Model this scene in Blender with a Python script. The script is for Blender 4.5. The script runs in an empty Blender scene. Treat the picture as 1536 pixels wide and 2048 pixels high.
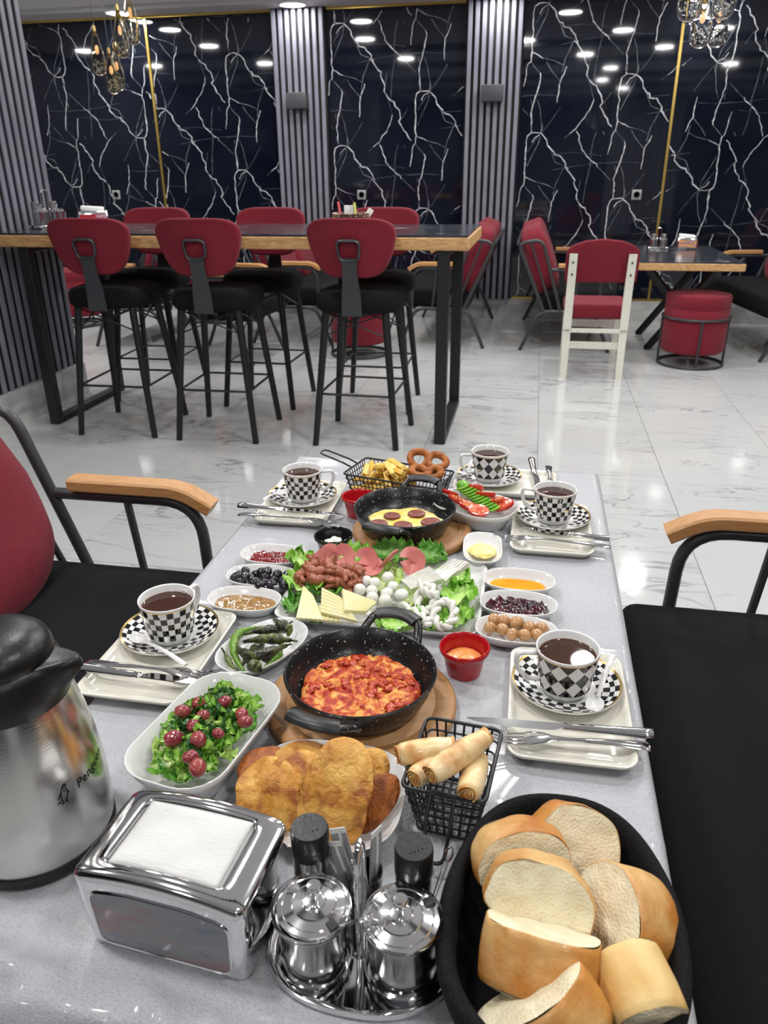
import bpy, bmesh, math, random
from math import sin, cos, pi, sqrt, radians, atan2, exp, floor
from mathutils import Vector, Matrix, noise, Euler

SC = bpy.context.scene
COL = SC.collection

# ---------------------------------------------------------------- camera, world, exposure
CAMZ = 1.37
FPX = 1540.0
def V3(*a): return Vector(a)
_dn = V3((802. - 768.) / FPX, (4480. - 1024.) / FPX, 1.0).normalized()      # straight down, in camera axes
_x = (1086. - 768.) / FPX
_dd = V3(_x, -(_x * _dn.x + _dn.z) / _dn.y, 1.0).normalized()                # into the room
_rr = _dn.cross(_dd)
RM = Matrix((_rr, _dd, -_dn))                                                # world <- camera axes
cam_data = bpy.data.cameras.new('camera')
cam = bpy.data.objects.new('camera', cam_data)
COL.objects.link(cam)
cam.matrix_world = Matrix.Translation((0, 0, CAMZ)) @ Matrix((
    (RM[0][0], -RM[0][1], -RM[0][2]), (RM[1][0], -RM[1][1], -RM[1][2]), (RM[2][0], -RM[2][1], -RM[2][2]))).to_4x4()
cam_data.sensor_fit = 'VERTICAL'
cam_data.sensor_height = 24.0
cam_data.lens = 24.0 * FPX / 2048.0
cam_data.clip_start = 0.05
cam_data.dof.use_dof = True
cam_data.dof.focus_distance = 1.15
cam_data.dof.aperture_fstop = 7.0
SC.camera = cam
SC.view_settings.view_transform = 'Standard'
SC.view_settings.look = 'None'
SC.view_settings.gamma = 1.0
SC.view_settings.use_curve_mapping = False
SC.view_settings.exposure = 0.45
world = bpy.data.worlds.new('world')
SC.world = world
world.use_nodes = True
world.node_tree.nodes['Background'].inputs[0].default_value = (0.75, 0.8, 0.9, 1)
world.node_tree.nodes['Background'].inputs[1].default_value = 0.15

# one real lamp behind every ceiling light
CEIL = 2.74
LIGHTS = [(-3.9, 7.68), (-2.25, 7.68), (-0.45, 7.68), (1.25, 7.68), (2.9, 7.68), (-3.96, 6.9), (-1.9, 6.9), (0.16, 6.9), (-5.64, 5.7), (-4.02, 5.7), (-2.1, 5.76), (-0.3, 5.2), (0.76, 5.67),
          (1.82, 5.53), (3.4, 5.6), (-5.5, 4.1), (-3.91, 3.96), (-1.92, 3.95), (0.45, 3.75), (1.39, 4.19), (3.2, 4.1), (-0.04, 3.0), (-5.3, 3.0), (0.9, 2.08), (2.6, 2.1), (-2.1, 0.87), (-1.0, 2.0), (-3.41, 0.63), (0.9, 0.3), (-0.9, 0.6), (-1.2, -1.4), (1.4, -1.4)]
for lx, ly in LIGHTS:
    ld = bpy.data.lights.new('panel_lamp', 'AREA')
    ld.shape = 'DISK'
    ld.size = 0.21
    ld.energy = 5.0 if ly > 7.3 else 11.0
    ld.color = (1.0, 0.985, 0.965)
    lo = bpy.data.objects.new('panel_lamp', ld)
    lo.location = (lx, ly, CEIL - (0.056 if ly > 7.3 else 0.012))
    COL.objects.link(lo)

# ---------------------------------------------------------------- projection helpers (pixel -> point on a real plane)
def ray(px, py): return RM @ V3((px - 768.) / FPX, (py - 1024.) / FPX, 1.0)
def at(px, py, z):
    v = ray(px, py); t = (z - CAMZ) / v.z
    return (v.x * t, v.y * t, z)
def atY(px, py, Y):
    v = ray(px, py); t = Y / v.y
    return (v.x * t, Y, v.z * t + CAMZ)

# ---------------------------------------------------------------- object helpers
def tag(o, label=None, cat=None, group=None, kind=None):
    if label: o['label'] = label
    if cat: o['category'] = cat
    if group: o['group'] = group
    if kind: o['kind'] = kind
    return o
def thing(name, label, cat, loc=(0, 0, 0), rz=0.0, group=None, rot=None):
    o = bpy.data.objects.new(name, None)
    o.empty_display_size = 0.02
    COL.objects.link(o)
    o.location = loc
    o.rotation_euler = rot if rot else (0, 0, rz)
    return tag(o, label, cat, group)
def dup(root, loc=None, rz=None, label=None, group=None, rot=None, scale=None):
    r = root.copy(); COL.objects.link(r)
    for ch in list(root.children):
        c = ch.copy(); COL.objects.link(c); c.parent = r
        for g in list(ch.children):
            d = g.copy(); COL.objects.link(d); d.parent = c
    if loc is not None: r.location = loc
    if rz is not None: r.rotation_euler = (0, 0, rz)
    if rot is not None: r.rotation_euler = rot
    if scale is not None: r.scale = scale
    if label: r['label'] = label
    if group: r['group'] = group
    return r

class MB:
    def __init__(s): s.v = []; s.f = []; s.uv = []; s.mi = []; s.m = 0; s.T = Matrix.Identity(4)
    def add(s, vs, fs, uvs=None):
        b = len(s.v); T = s.T
        s.v += [tuple(T @ Vector(v)) for v in vs]
        s.f += [tuple(i + b for i in f) for f in fs]
        s.mi += [s.m] * len(fs)
        s.uv += uvs if uvs else [None] * len(fs)
        return s
    def box(s, c, d, M=None, taper=1.0):
        x, y, z = d[0] / 2, d[1] / 2, d[2] / 2
        P = [(-x, -y, -z), (x, -y, -z), (x, y, -z), (-x, y, -z)] + [(a * taper, b * taper, z) for a, b in ((-x, -y), (x, -y), (x, y), (-x, y))]
        if M: P = [M @ Vector(p) for p in P]
        P = [(p[0] + c[0], p[1] + c[1], p[2] + c[2]) for p in P]
        return s.add(P, [(0, 3, 2, 1), (4, 5, 6, 7), (0, 1, 5, 4), (1, 2, 6, 5), (2, 3, 7, 6), (3, 0, 4, 7)])
    def rbox(s, c, d, r, seg=3, M=None):
        bm = bmesh.new(); bmesh.ops.create_cube(bm, size=1.0)
        for v in bm.verts: v.co = Vector((v.co.x * d[0], v.co.y * d[1], v.co.z * d[2]))
        bmesh.ops.bevel(bm, geom=list(bm.edges), offset=r, segments=seg, profile=0.5, affect='EDGES', clamp_overlap=True)
        P = [(M @ v.co if M else v.co) + Vector(c) for v in bm.verts]
        F = [tuple(v.index for v in f.verts) for f in bm.faces]
        bm.free(); return s.add(P, F)
    def loft(s, rings, cap0=True, cap1=True, closed=True, loop=False, uv=None):
        n = len(rings[0]); P = [p for r in rings for p in r]; F = []; U = []
        m = len(rings)
        for i in range(m if loop else m - 1):
            a = i * n; b = ((i + 1) % m) * n
            for j in range(n if closed else n - 1):
                k = (j + 1) % n
                F.append((a + j, a + k, b + k, b + j))
                if uv is not None:
                    U.append([(j / n, uv[i]), ((j + 1) / n, uv[i]), ((j + 1) / n, uv[i + 1]), (j / n, uv[i + 1])])
        if not loop:
            if cap0: F.append(tuple(range(n - 1, -1, -1))); U.append(None)
            if cap1: F.append(tuple(range((m - 1) * n, m * n))); U.append(None)
        return s.add(P, F, U if uv is not None else None)
    def lathe(s, prof, seg=32, c=(0, 0, 0), cap0=True, cap1=True, uv=None):
        R = [[(c[0] + r * cos(2 * pi * j / seg), c[1] + r * sin(2 * pi * j / seg), c[2] + z) for j in range(seg)] for r, z in prof]
        return s.loft(R, cap0, cap1, uv=uv)
    def tube(s, pts, r, seg=8, closed=False, radii=None, flat=1.0, cap=True):
        pts = [Vector(p) for p in pts]; n = len(pts); R = []
        T = []
        for i in range(n):
            a = pts[(i - 1) % n] if (closed or i > 0) else pts[0]
            b = pts[(i + 1) % n] if (closed or i < n - 1) else pts[-1]
            T.append((b - a).normalized())
        up = Vector((0, 0, 1)) if abs(T[0].z) < 0.9 else Vector((1, 0, 0))
        N = (up - T[0] * up.dot(T[0])).normalized()
        for i in range(n):
            if i > 0:
                N = N - T[i] * N.dot(T[i])
                N.normalize()
            B = T[i].cross(N)
            ri = radii[i] if radii else r
            # widen at bends to keep the thickness
            R.append([tuple(pts[i] + N * (ri * sin(2 * pi * j / seg) * flat) + B * (ri * cos(2 * pi * j / seg))) for j in range(seg)])
        return s.loft(R, cap and not closed, cap and not closed, loop=closed)
    def grid(s, nx, ny, fn, uv=False):
        P = [fn(i / nx, j / ny) for j in range(ny + 1) for i in range(nx + 1)]
        F = [(j * (nx + 1) + i, j * (nx + 1) + i + 1, (j + 1) * (nx + 1) + i + 1, (j + 1) * (nx + 1) + i) for j in range(ny) for i in range(nx)]
        U = [[(i / nx, j / ny), ((i + 1) / nx, j / ny), ((i + 1) / nx, (j + 1) / ny), (i / nx, (j + 1) / ny)] for j in range(ny) for i in range(nx)] if uv else None
        return s.add(P, F, U)
    def blob(s, c, d, amp=0.0, fr=3.0, seed=0, sub=3, M=None, e=None):
        bm = bmesh.new(); bmesh.ops.create_icosphere(bm, subdivisions=sub, radius=1.0)
        P = []
        off = Vector((seed * 7.3, seed * 3.1, seed * 1.7))
        for v in bm.verts:
            n = v.co.normalized()
            k = 1 + amp * noise.noise(n * fr + off)
            if e:
                n = Vector([math.copysign(abs(q) ** e, q) for q in n])
            p = Vector((n.x * d[0] * k, n.y * d[1] * k, n.z * d[2] * k))
            if M: p = M @ p
            P.append(p + Vector(c))
        F = [tuple(v.index for v in f.verts) for f in bm.faces]
        bm.free(); return s.add(P, F)
    def prism(s, outline, h, z0=0.0):
        return s.loft([[(x, y, z0) for x, y in outline], [(x, y, z0 + h) for x, y in outline]])
    def build(s, name, m, parent=None, smooth=True, angle=40, mods=None, loc=None, rot=None, kind=None):
        me = bpy.data.meshes.new(name)
        me.from_pydata(s.v, [], s.f)
        if any(u is not None for u in s.uv):
            ul = me.uv_layers.new(name='UVMap')
            k = 0
            for f, u in zip(s.f, s.uv):
                for q in range(len(f)):
                    if u: ul.data[k].uv = u[q]
                    k += 1
        ms = m if isinstance(m, (list, tuple)) else [m]
        for q in ms: me.materials.append(q)
        if len(ms) > 1:
            for p, i in zip(me.polygons, s.mi): p.material_index = i
        if smooth:
            me.polygons.foreach_set('use_smooth', [True] * len(me.polygons))
            if angle < 180:
                me.set_sharp_from_angle(angle=radians(angle))
        me.update()
        o = bpy.data.objects.new(name, me)
        COL.objects.link(o)
        if parent: o.parent = parent
        if loc is not None: o.location = loc
        if rot is not None: o.rotation_euler = rot
        if kind: o['kind'] = kind
        return o

def ell(a, b, z, n=48, cx=0, cy=0, p=2.0):
    R = []
    for j in range(n):
        t = 2 * pi * j / n; c, q = cos(t), sin(t)
        R.append((cx + a * math.copysign(abs(c) ** (2 / p), c), cy + b * math.copysign(abs(q) ** (2 / p), q), z))
    return R
def rr(a, b, r, z, k=6, cx=0, cy=0):
    r = max(min(r, a - 1e-4, b - 1e-4), 1e-4); R = []
    for sx, sy, t0 in ((1, 1, 0), (-1, 1, pi / 2), (-1, -1, pi), (1, -1, 3 * pi / 2)):
        for j in range(k + 1):
            t = t0 + pi / 2 * j / k
            R.append((cx + sx * (a - r) + r * cos(t), cy + sy * (b - r) + r * sin(t), z))
    return R
def dish(mb, a, b, prof, r=None, p=2.0, n=48, k=6):
    """closed shell: prof runs (offset from the rim outline, z)"""
    rings = []
    for o, z in prof:
        rings.append(rr(a + o, b + o, (r + o * 0.8), z, k) if r else ell(a + o, b + o, z, n, p=p))
    mb.loft(rings)
    return mb
def fillet(pts, r, k=5, closed=False):
    """round the corners of a polyline"""
    pts = [Vector(p) for p in pts]; n = len(pts); out = []
    for i in range(n):
        if not closed and (i == 0 or i == n - 1): out.append(pts[i]); continue
        a, b, c = pts[i - 1], pts[i], pts[(i + 1) % n]
        d1, d2 = (a - b), (c - b)
        q = min(r, d1.length * 0.48, d2.length * 0.48)
        p1, p2 = b + d1.normalized() * q, b + d2.normalized() * q
        for j in range(k + 1):
            t = j / k
            out.append(p1 * (1 - t) ** 2 + b * 2 * t * (1 - t) + p2 * t * t)
    return out
def bez(p0, p1, p2, p3, n=10):
    P = [Vector(p) for p in (p0, p1, p2, p3)]
    return [P[0] * (1 - t) ** 3 + P[1] * 3 * t * (1 - t) ** 2 + P[2] * 3 * t * t * (1 - t) + P[3] * t ** 3 for t in [i / n for i in range(n + 1)]]
def cushion(mb, c, d, e=0.35, nu=32, nv=16, M=None, puff=0.0):
    """superellipsoid pillow"""
    f = lambda w, m: math.copysign(abs(w) ** m, w)
    rings = []
    for i in range(1, nv):
        v = -pi / 2 + pi * i / nv
        row = []
        for j in range(nu):
            u = 2 * pi * j / nu
            p = Vector((d[0] / 2 * f(cos(v), e) * f(cos(u), e), d[1] / 2 * f(cos(v), e) * f(sin(u), e), d[2] / 2 * f(sin(v), e * 1.6)))
            if puff:
                p += noise.noise_vector(p * 9 + Vector(c)) * puff
            row.append(tuple((M @ p if M else p) + Vector(c)))
        rings.append(row)
    return mb.loft(rings)

# ---------------------------------------------------------------- materials
def _n(nt, t, **k):
    n = nt.nodes.new(t)
    for a, b in k.items(): setattr(n, a, b)
    return n
MATS = {}
def mat(name, col, rough=0.5, metal=0.0, col2=None, scale=20.0, detail=3.0, lo=0.4, hi=0.6, stretch=(1, 1, 1), bump=0.0, bscale=None, bdetail=2.0,
        coat=0.0, trans=0.0, ior=1.5, sss=0.0, sheen=0.0, emit=0.0, ecol=None, spec=0.5, aniso=0.0, alpha=1.0, col3=None, scale3=None, lo3=0.5, hi3=0.6,
        dist=0.0, coords='Object', rv=0.0, alpha_shadow=None):
    if name in MATS: return MATS[name]
    m = bpy.data.materials.new(name); m.use_nodes = True; nt = m.node_tree; L = nt.links.new
    b = nt.nodes['Principled BSDF']
    I = b.inputs
    I['Base Color'].default_value = (*col, 1); I['Roughness'].default_value = rough; I['Metallic'].default_value = metal
    I['IOR'].default_value = ior; I['Coat Weight'].default_value = coat; I['Coat Roughness'].default_value = 0.08
    I['Transmission Weight'].default_value = trans; I['Sheen Weight'].default_value = sheen; I['Specular IOR Level'].default_value = spec
    I['Alpha'].default_value = alpha; I['Anisotropic'].default_value = aniso
    if sss:
        I['Subsurface Weight'].default_value = sss; I['Subsurface Radius'].default_value = (0.6, 0.4, 0.25); I['Subsurface Scale'].default_value = 0.01
    if emit:
        I['Emission Color'].default_value = (*(ecol or col), 1); I['Emission Strength'].default_value = emit
    tc = _n(nt, 'ShaderNodeTexCoord'); mp = _n(nt, 'ShaderNodeMapping'); L(tc.outputs[coords], mp.inputs[0]); mp.inputs['Scale'].default_value = stretch
    oi = _n(nt, 'ShaderNodeObjectInfo'); L(oi.outputs['Random'], mp.inputs['Location'])
    def nz(sc, dt):
        q = _n(nt, 'ShaderNodeTexNoise'); q.inputs['Scale'].default_value = sc; q.inputs['Detail'].default_value = dt; q.inputs['Distortion'].default_value = dist
        L(mp.outputs[0], q.inputs['Vector']); return q
    if col2:
        q = nz(scale, detail); r = _n(nt, 'ShaderNodeMapRange'); r.inputs[1].default_value = lo; r.inputs[2].default_value = hi
        L(q.outputs[0], r.inputs[0]); mx = _n(nt, 'ShaderNodeMix', data_type='RGBA'); L(r.outputs[0], mx.inputs[0])
        mx.inputs[6].default_value = (*col, 1); mx.inputs[7].default_value = (*col2, 1); out = mx.outputs[2]
        if col3:
            q3 = nz(scale3 or scale * 2.7, detail); r3 = _n(nt, 'ShaderNodeMapRange'); r3.inputs[1].default_value = lo3; r3.inputs[2].default_value = hi3
            L(q3.outputs[0], r3.inputs[0]); m3 = _n(nt, 'ShaderNodeMix', data_type='RGBA'); L(r3.outputs[0], m3.inputs[0]); L(out, m3.inputs[6]); m3.inputs[7].default_value = (*col3, 1)
            out = m3.outputs[2]
        L(out, I['Base Color'])
    if rv:
        q = nz(scale * 0.7, 2); r = _n(nt, 'ShaderNodeMapRange'); r.inputs[3].default_value = max(0, rough - rv); r.inputs[4].default_value = rough + rv
        L(q.outputs[0], r.inputs[0]); L(r.outputs[0], I['Roughness'])
    if bump:
        q = nz(bscale or scale, bdetail); bp = _n(nt, 'ShaderNodeBump'); bp.inputs['Strength'].default_value = min(bump, 1.0); bp.inputs['Distance'].default_value = 0.002 * max(1, bump)
        L(q.outputs[0], bp.inputs['Height']); L(bp.outputs[0], I['Normal'])
    MATS[name] = m
    return m
# ================================================================= materials used all over
M_steel = mat('dark_tube', (0.034, 0.037, 0.042), 0.38, 0.0, bump=0.15, bscale=300, spec=0.5)
M_black = mat('black_metal', (0.008, 0.009, 0.010), 0.42, 0.0)
M_red = mat('red_fabric', (0.205, 0.005, 0.020), 0.9, col2=(0.15, 0.004, 0.014), scale=160, lo=0.35, hi=0.65, bump=0.8, bscale=500, sheen=0.05)
M_blk = mat('black_fabric', (0.0035, 0.0035, 0.005), 0.95, col2=(0.010, 0.010, 0.013), scale=420, lo=0.5, hi=0.75, bump=0.8, bscale=600, spec=0.25)
M_wood = mat('arm_wood', (0.42, 0.20, 0.07), 0.45, col2=(0.52, 0.28, 0.11), scale=14, stretch=(1, 9, 9), lo=0.3, hi=0.7, bump=0.2, bscale=40)
M_chrome = mat('chrome', (0.80, 0.80, 0.81), 0.07, 1.0)
M_slat = mat('slat_grey', (0.19, 0.19, 0.235), 0.45, col2=(0.22, 0.22, 0.27), scale=6)
M_slatback = mat('slat_backing', (0.003, 0.003, 0.005), 0.7)
M_gold = mat('gold_trim', (0.72, 0.50, 0.14), 0.25, 0.9, emit=0.0)
M_white = mat('white_paint', (0.90, 0.90, 0.91), 0.7)
M_grey = mat('front_wall_paint', (0.10, 0.10, 0.12), 0.7)

def marble_floor():
    m = bpy.data.materials.new('floor_marble'); m.use_nodes = True; nt = m.node_tree; L = nt.links.new
    b = nt.nodes['Principled BSDF']; b.inputs['Roughness'].default_value = 0.09; b.inputs['Specular IOR Level'].default_value = 0.55
    g = _n(nt, 'ShaderNodeNewGeometry'); oi = _n(nt, 'ShaderNodeObjectInfo')
    ad = _n(nt, 'ShaderNodeVectorMath', operation='MULTIPLY_ADD'); L(oi.outputs['Random'], ad.inputs[0]); ad.inputs[1].default_value = (31, 17, 5); L(g.outputs['Position'], ad.inputs[2])
    col = None
    prev = None
    for k, (rz, sx, sy, sc, th, w) in enumerate(((0.28, 0.6, 2.3, 1.5, 0.011, 0.75), (-0.2, 0.5, 2.8, 2.6, 0.010, 0.55), (0.5, 0.9, 1.9, 1.0, 0.05, 0.16))):
        mp = _n(nt, 'ShaderNodeMapping'); L(ad.outputs[0], mp.inputs[0]); mp.inputs['Rotation'].default_value = (0, 0, rz); mp.inputs['Scale'].default_value = (sx, sy, 1)
        mp.inputs['Location'].default_value = (k * 3.3, k * 1.7, k)
        q = _n(nt, 'ShaderNodeTexNoise'); q.inputs['Scale'].default_value = sc; q.inputs['Detail'].default_value = 5; q.inputs['Distortion'].default_value = 0.9; L(mp.outputs[0], q.inputs['Vector'])
        s = _n(nt, 'ShaderNodeMath', operation='SUBTRACT'); L(q.outputs[0], s.inputs[0]); s.inputs[1].default_value = 0.5
        a = _n(nt, 'ShaderNodeMath', operation='ABSOLUTE'); L(s.outputs[0], a.inputs[0])
        r = _n(nt, 'ShaderNodeMapRange'); L(a.outputs[0], r.inputs[0]); r.inputs[1].default_value = 0.0; r.inputs[2].default_value = th; r.inputs[3].default_value = w; r.inputs[4].default_value = 0.0
        # fade the veins in and out
        f = _n(nt, 'ShaderNodeTexNoise'); f.inputs['Scale'].default_value = 1.3; L(ad.outputs[0], f.inputs['Vector'])
        fr = _n(nt, 'ShaderNodeMapRange'); L(f.outputs[0], fr.inputs[0]); fr.inputs[1].default_value = 0.42; fr.inputs[2].default_value = 0.62
        mu = _n(nt, 'ShaderNodeMath', operation='MULTIPLY'); L(r.outputs[0], mu.inputs[0]); L(fr.outputs[0], mu.inputs[1])
        mx = _n(nt, 'ShaderNodeMix', data_type='RGBA'); L(mu.outputs[0], mx.inputs[0])
        if prev is None: mx.inputs[6].default_value = (0.50, 0.51, 0.51, 1)
        else: L(prev, mx.inputs[6])
        mx.inputs[7].default_value = (0.14, 0.155, 0.17, 1) if k < 2 else (0.33, 0.35, 0.38, 1)
        prev = mx.outputs[2]
    L(prev, b.inputs['Base Color'])
    return m
M_floor = marble_floor()
def marble_black(name='black_marble'):
    m = mat(name, (0.004, 0.0055, 0.012), 0.045, col2=(0.010, 0.0125, 0.022), scale=2.2, lo=0.35, hi=0.75, spec=0.6)
    return m
M_marble = marble_black()
M_vein = mat('marble_vein', (0.80, 0.82, 0.84), 0.05, col2=(0.50, 0.52, 0.55), scale=30, spec=0.6)
M_vein2 = mat('marble_faint_vein', (0.13, 0.145, 0.175), 0.05, col2=(0.07, 0.08, 0.10), scale=12, spec=0.6)
M_vein3 = mat('marble_mid_vein', (0.30, 0.32, 0.35), 0.05, col2=(0.12, 0.13, 0.16), scale=14, lo=.4, hi=.6, spec=0.6)
def topmarble():
    m = mat('table_marble', (0.022, 0.026, 0.033), 0.16, col2=(0.06, 0.066, 0.078), scale=5, stretch=(1, 3, 1), lo=0.35, hi=0.7, dist=1.2,
            col3=(0.42, 0.43, 0.45), scale3=3.3, lo3=0.66, hi3=0.70)
    return m
M_topm = topmarble()
M_edge = mat('edge_wood', (0.40, 0.20, 0.07), 0.5, col2=(0.60, 0.38, 0.17), scale=26, stretch=(1, 1, 3), lo=0.3, hi=0.7, bump=0.4, bscale=60)

# ================================================================= room shell
WY = 7.9
floor = tag(MB().box((0.0, 3.2, -0.06), (13.0, 11.0, 0.10)).build('floor', mat('grout', (0.42, 0.42, 0.43), 0.6), smooth=False), kind='structure')
tile_mb = MB(); tile_mb.rbox((0, 0, 0), (0.598, 1.197, 0.011), 0.0012, 1)
t0 = tile_mb.build('tile', M_floor, floor, smooth=False)
first = True
for i in range(-11, 10):
    for j in range(-3, 8):
        x = 0.074 + 0.3 + 0.6 * i; y = 0.3 + 1.2 * (j + 0.5) - 0.32 + (0.0 if i % 2 == 0 else 0.0)
        if abs(x) > 6.4 or y > 8.4: continue
        o = t0 if first else t0.copy()
        if not first: COL.objects.link(o); o.parent = floor
        o.location = (x, y, -0.0055); first = False

ceil = tag(MB().box((0.0, 2.6, CEIL + 0.03), (13.0, 11.6, 0.06)).build('ceiling', M_white, smooth=False), kind='structure')
cs = MB().box((0, WY - 0.16, CEIL - 0.022), (12.4, 0.30, 0.044)).build('soffit', mat('soffit_grey', (0.62, 0.62, 0.64), 0.6), ceil, smooth=False)
for k in range(4):
    y = (-0.6, 1.3, 3.3, 5.0)[k]
    MB().box((0, y + 0.0, CEIL - 0.03), (12.4, 0.16, 0.06)).build('beam', mat('beam_dark', (0.10, 0.10, 0.11), 0.6), ceil, smooth=False)

wb = tag(MB().box((0, WY + 0.07, 1.4), (12.6, 0.10, 2.8)).build('wall_back', mat('wall_grey', (0.05, 0.05, 0.06), 0.7), smooth=False), kind='structure')
BAYS = [(-6.2, -3.757, 'F'), (-3.753, -2.50, 'A'), (-2.015, -0.735, 'A'), (-0.235, 1.074, 'A'), (1.078, 3.4, 'F'), (3.404, 6.2, 'A')]
for x0, x1, _k in BAYS:
    MB().box(((x0 + x1) / 2, WY + 0.01, 1.44), (x1 - x0, 0.02, 2.50)).build('panel', M_marble, wb, smooth=False)
# --- veins printed in every panel: one motif, repeated every metre with alternate columns half a step lower
S = 4.267
def cz(x, y): p = atY(1030 + x / S, y / S, WY); return (p[0] + 0.129, p[2] - 2.652)
VE = [
 (9, [(213, -60), (205, 28), (175, 55), (160, 110), (158, 160), (150, 215), (155, 260), (145, 340), (142, 400), (150, 440), (135, 525)]),
 (8, [(205, 28), (245, 22), (292, 25)]), (4, [(292, 28), (300, 5), (310, -20), (306, -60)]),
 (9, [(292, 28), (325, 60), (350, 90), (358, 140), (385, 185), (410, 200), (415, 230), (470, 240), (490, 270), (520, 305), (520, 340), (540, 360)]),
 (9, [(510, 345), (545, 395), (575, 440), (605, 470), (590, 490), (600, 530), (625, 575), (610, 640), (640, 690), (665, 720), (695, 735), (705, 770), (735, 810), (745, 880), (725, 905), (745, 940), (765, 990), (790, 1015), (800, 1055), (825, 1080)]),
 (5, [(385, 185), (400, 240), (425, 305), (460, 320), (500, 335)]),
 (7, [(285, 40), (240, 70), (210, 115)]), (4, [(290, 60), (270, 130), (215, 240), (165, 350)]), (-5, [(265, 70), (170, 210)]),
 (4, [(500, 350), (470, 420), (430, 500), (400, 620)]), (6, [(155, 450), (240, 495)]), (4, [(240, 495), (345, 520), (410, 555)]),
 (4, [(270, 530), (310, 600), (350, 650), (382, 690)]), (7, [(440, 570), (415, 630), (385, 690), (375, 760), (360, 870)]),
 (7, [(135, 525), (115, 545), (100, 590), (95, 640), (75, 740)]), (4, [(140, 535), (175, 580), (215, 625)]),
 (9, [(215, 625), (220, 655), (205, 720), (185, 800), (160, 870), (145, 930), (135, 970), (142, 1030), (135, 1090), (140, 1130)]), (5, [(140, 845), (140, 890)]),
 (4, [(190, 850), (215, 930), (220, 1000), (228, 1060), (225, 1100), (215, 1140)]), (-5, [(390, 910), (330, 1000), (260, 1095), (220, 1140)]),
 (8, [(620, 0), (640, 50), (640, 85), (665, 140), (665, 175), (700, 225), (740, 265), (760, 290), (795, 310), (805, 335)]), (4, [(805, 335), (860, 390), (925, 465)]),
 (6, [(670, 850), (655, 900), (600, 1000), (560, 1040), (520, 1100), (470, 1140)]), (-5, [(470, 1140), (420, 1180)]), (-6, [(620, 640), (650, 760), (672, 850)]),
 (-8, [(800, 0), (770, 80), (745, 220), (740, 330), (700, 500), (670, 690)]), (-6, [(655, 460), (630, 570)]), (4, [(750, 1120), (764, 1150)]), (-6, [(820, 790), (760, 880)]),
 (-3, [(430, 220), (590, 205), (700, 210), (850, 230)]), (-3, [(390, 380), (600, 335), (820, 300), (1050, 280)]), (-3, [(60, 825), (200, 808), (350, 815)]),
]
VE = [(w, [cz(*p) for p in L]) for w, L in VE]
RNG = random.Random(5)
for x0, x1, kind in BAYS:
    if kind == 'F': anch, flip = ((1.48, 2.163) if x0 > 0 else (-4.685, 2.225)), -1
    elif x0 < -3: anch, flip = (-2.955, 2.365), 1
    elif x0 < -1: anch, flip = (-1.932, 2.567), 1
    else: anch, flip = (-0.129, 2.652), 1
    for faint in (0, 1, 2):
        mb = MB()
        for ci in range(-4, 5):
            for ri in range(-4, 4):
                ox = anch[0] + flip * 0.782 * ci; oz = anch[1] - flip * 0.553 * ci + 0.996 * (ri + round(flip * 0.553 * ci / 0.996))
                for w, L in VE:
                    if (1 if w < 0 else 2 if w < 6 else 0) != faint: continue
                    ww = abs(w) * 0.00050
                    pts = []
                    for a, b in zip(L, L[1:]):
                        d = math.hypot(b[0] - a[0], b[1] - a[1]); n = max(1, int(d / 0.028))
                        for k in range(n): pts.append((a[0] + (b[0] - a[0]) * k / n, a[1] + (b[1] - a[1]) * k / n))
                    pts.append(L[-1])
                    P = [(ox + flip * p[0] + RNG.uniform(-.0045, .0045) * (not faint), oz + flip * p[1] + RNG.uniform(-.004, .004) * (not faint)) for p in pts]
                    for k in range(len(P) - 1):
                        (ax, az), (bx, bz) = P[k], P[k + 1]
                        if min(ax, bx) < x0 + .006 or max(ax, bx) > x1 - .006 or min(az, bz) < 0.2 or max(az, bz) > 2.67: continue
                        d = math.hypot(bx - ax, bz - az) or 1e-6; e1 = ww * RNG.uniform(.6, 1.25) * (0.8 if k in (0, len(P) - 2) else 1)
                        nx, nz = -(bz - az) / d * e1, (bx - ax) / d * e1; ex, ez = (bx - ax) / d * e1 * .6, (bz - az) / d * e1 * .6
                        y = WY - 0.0012
                        mb.add([(ax - nx - ex, y, az - nz - ez), (ax - nx * -1 - ex, y, az + nz - ez), (bx + nx + ex, y, bz + nz + ez), (bx - nx + ex, y, bz - nz + ez)], [(0, 3, 2, 1)])
        mb.build('marble_veins', (M_vein, M_vein2, M_vein3)[faint], wb, smooth=False, kind='stuff')
# gold strips
tr1 = tag(MB().box((-3.755, WY - 0.006, 1.43), (0.022, 0.016, 2.48)).build('trim_1', M_gold, smooth=False), kind='structure')
tr2 = tag(MB().box((1.076, WY - 0.006, 1.43), (0.022, 0.016, 2.48)).build('trim_2', M_gold, smooth=False), kind='structure')
for k, (z, x0, x1) in enumerate([(2.69, -6.2, -2.52), (2.69, -2.0, -0.75), (2.69, -0.22, 6.2), (0.2, -6.2, -2.52), (0.2, -2.0, -0.75), (0.2, -0.22, 6.2)]):
    tag(MB().box(((x0 + x1) / 2, WY - 0.008, z), (x1 - x0, 0.024, 0.028 if z > 1 else 0.02)).build('trim_%d' % (k + 3), M_gold, smooth=False), kind='structure')
M_base = mat('baseboard_marble', (0.62, 0.62, 0.61), 0.15, col2=(0.36, 0.36, 0.36), scale=3, stretch=(1, 1, 4), lo=0.45, hi=0.7)
tag(MB().box((0, WY - 0.005, 0.095), (12.4, 0.03, 0.19)).build('baseboard_back', M_base, smooth=False), kind='structure')
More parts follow.
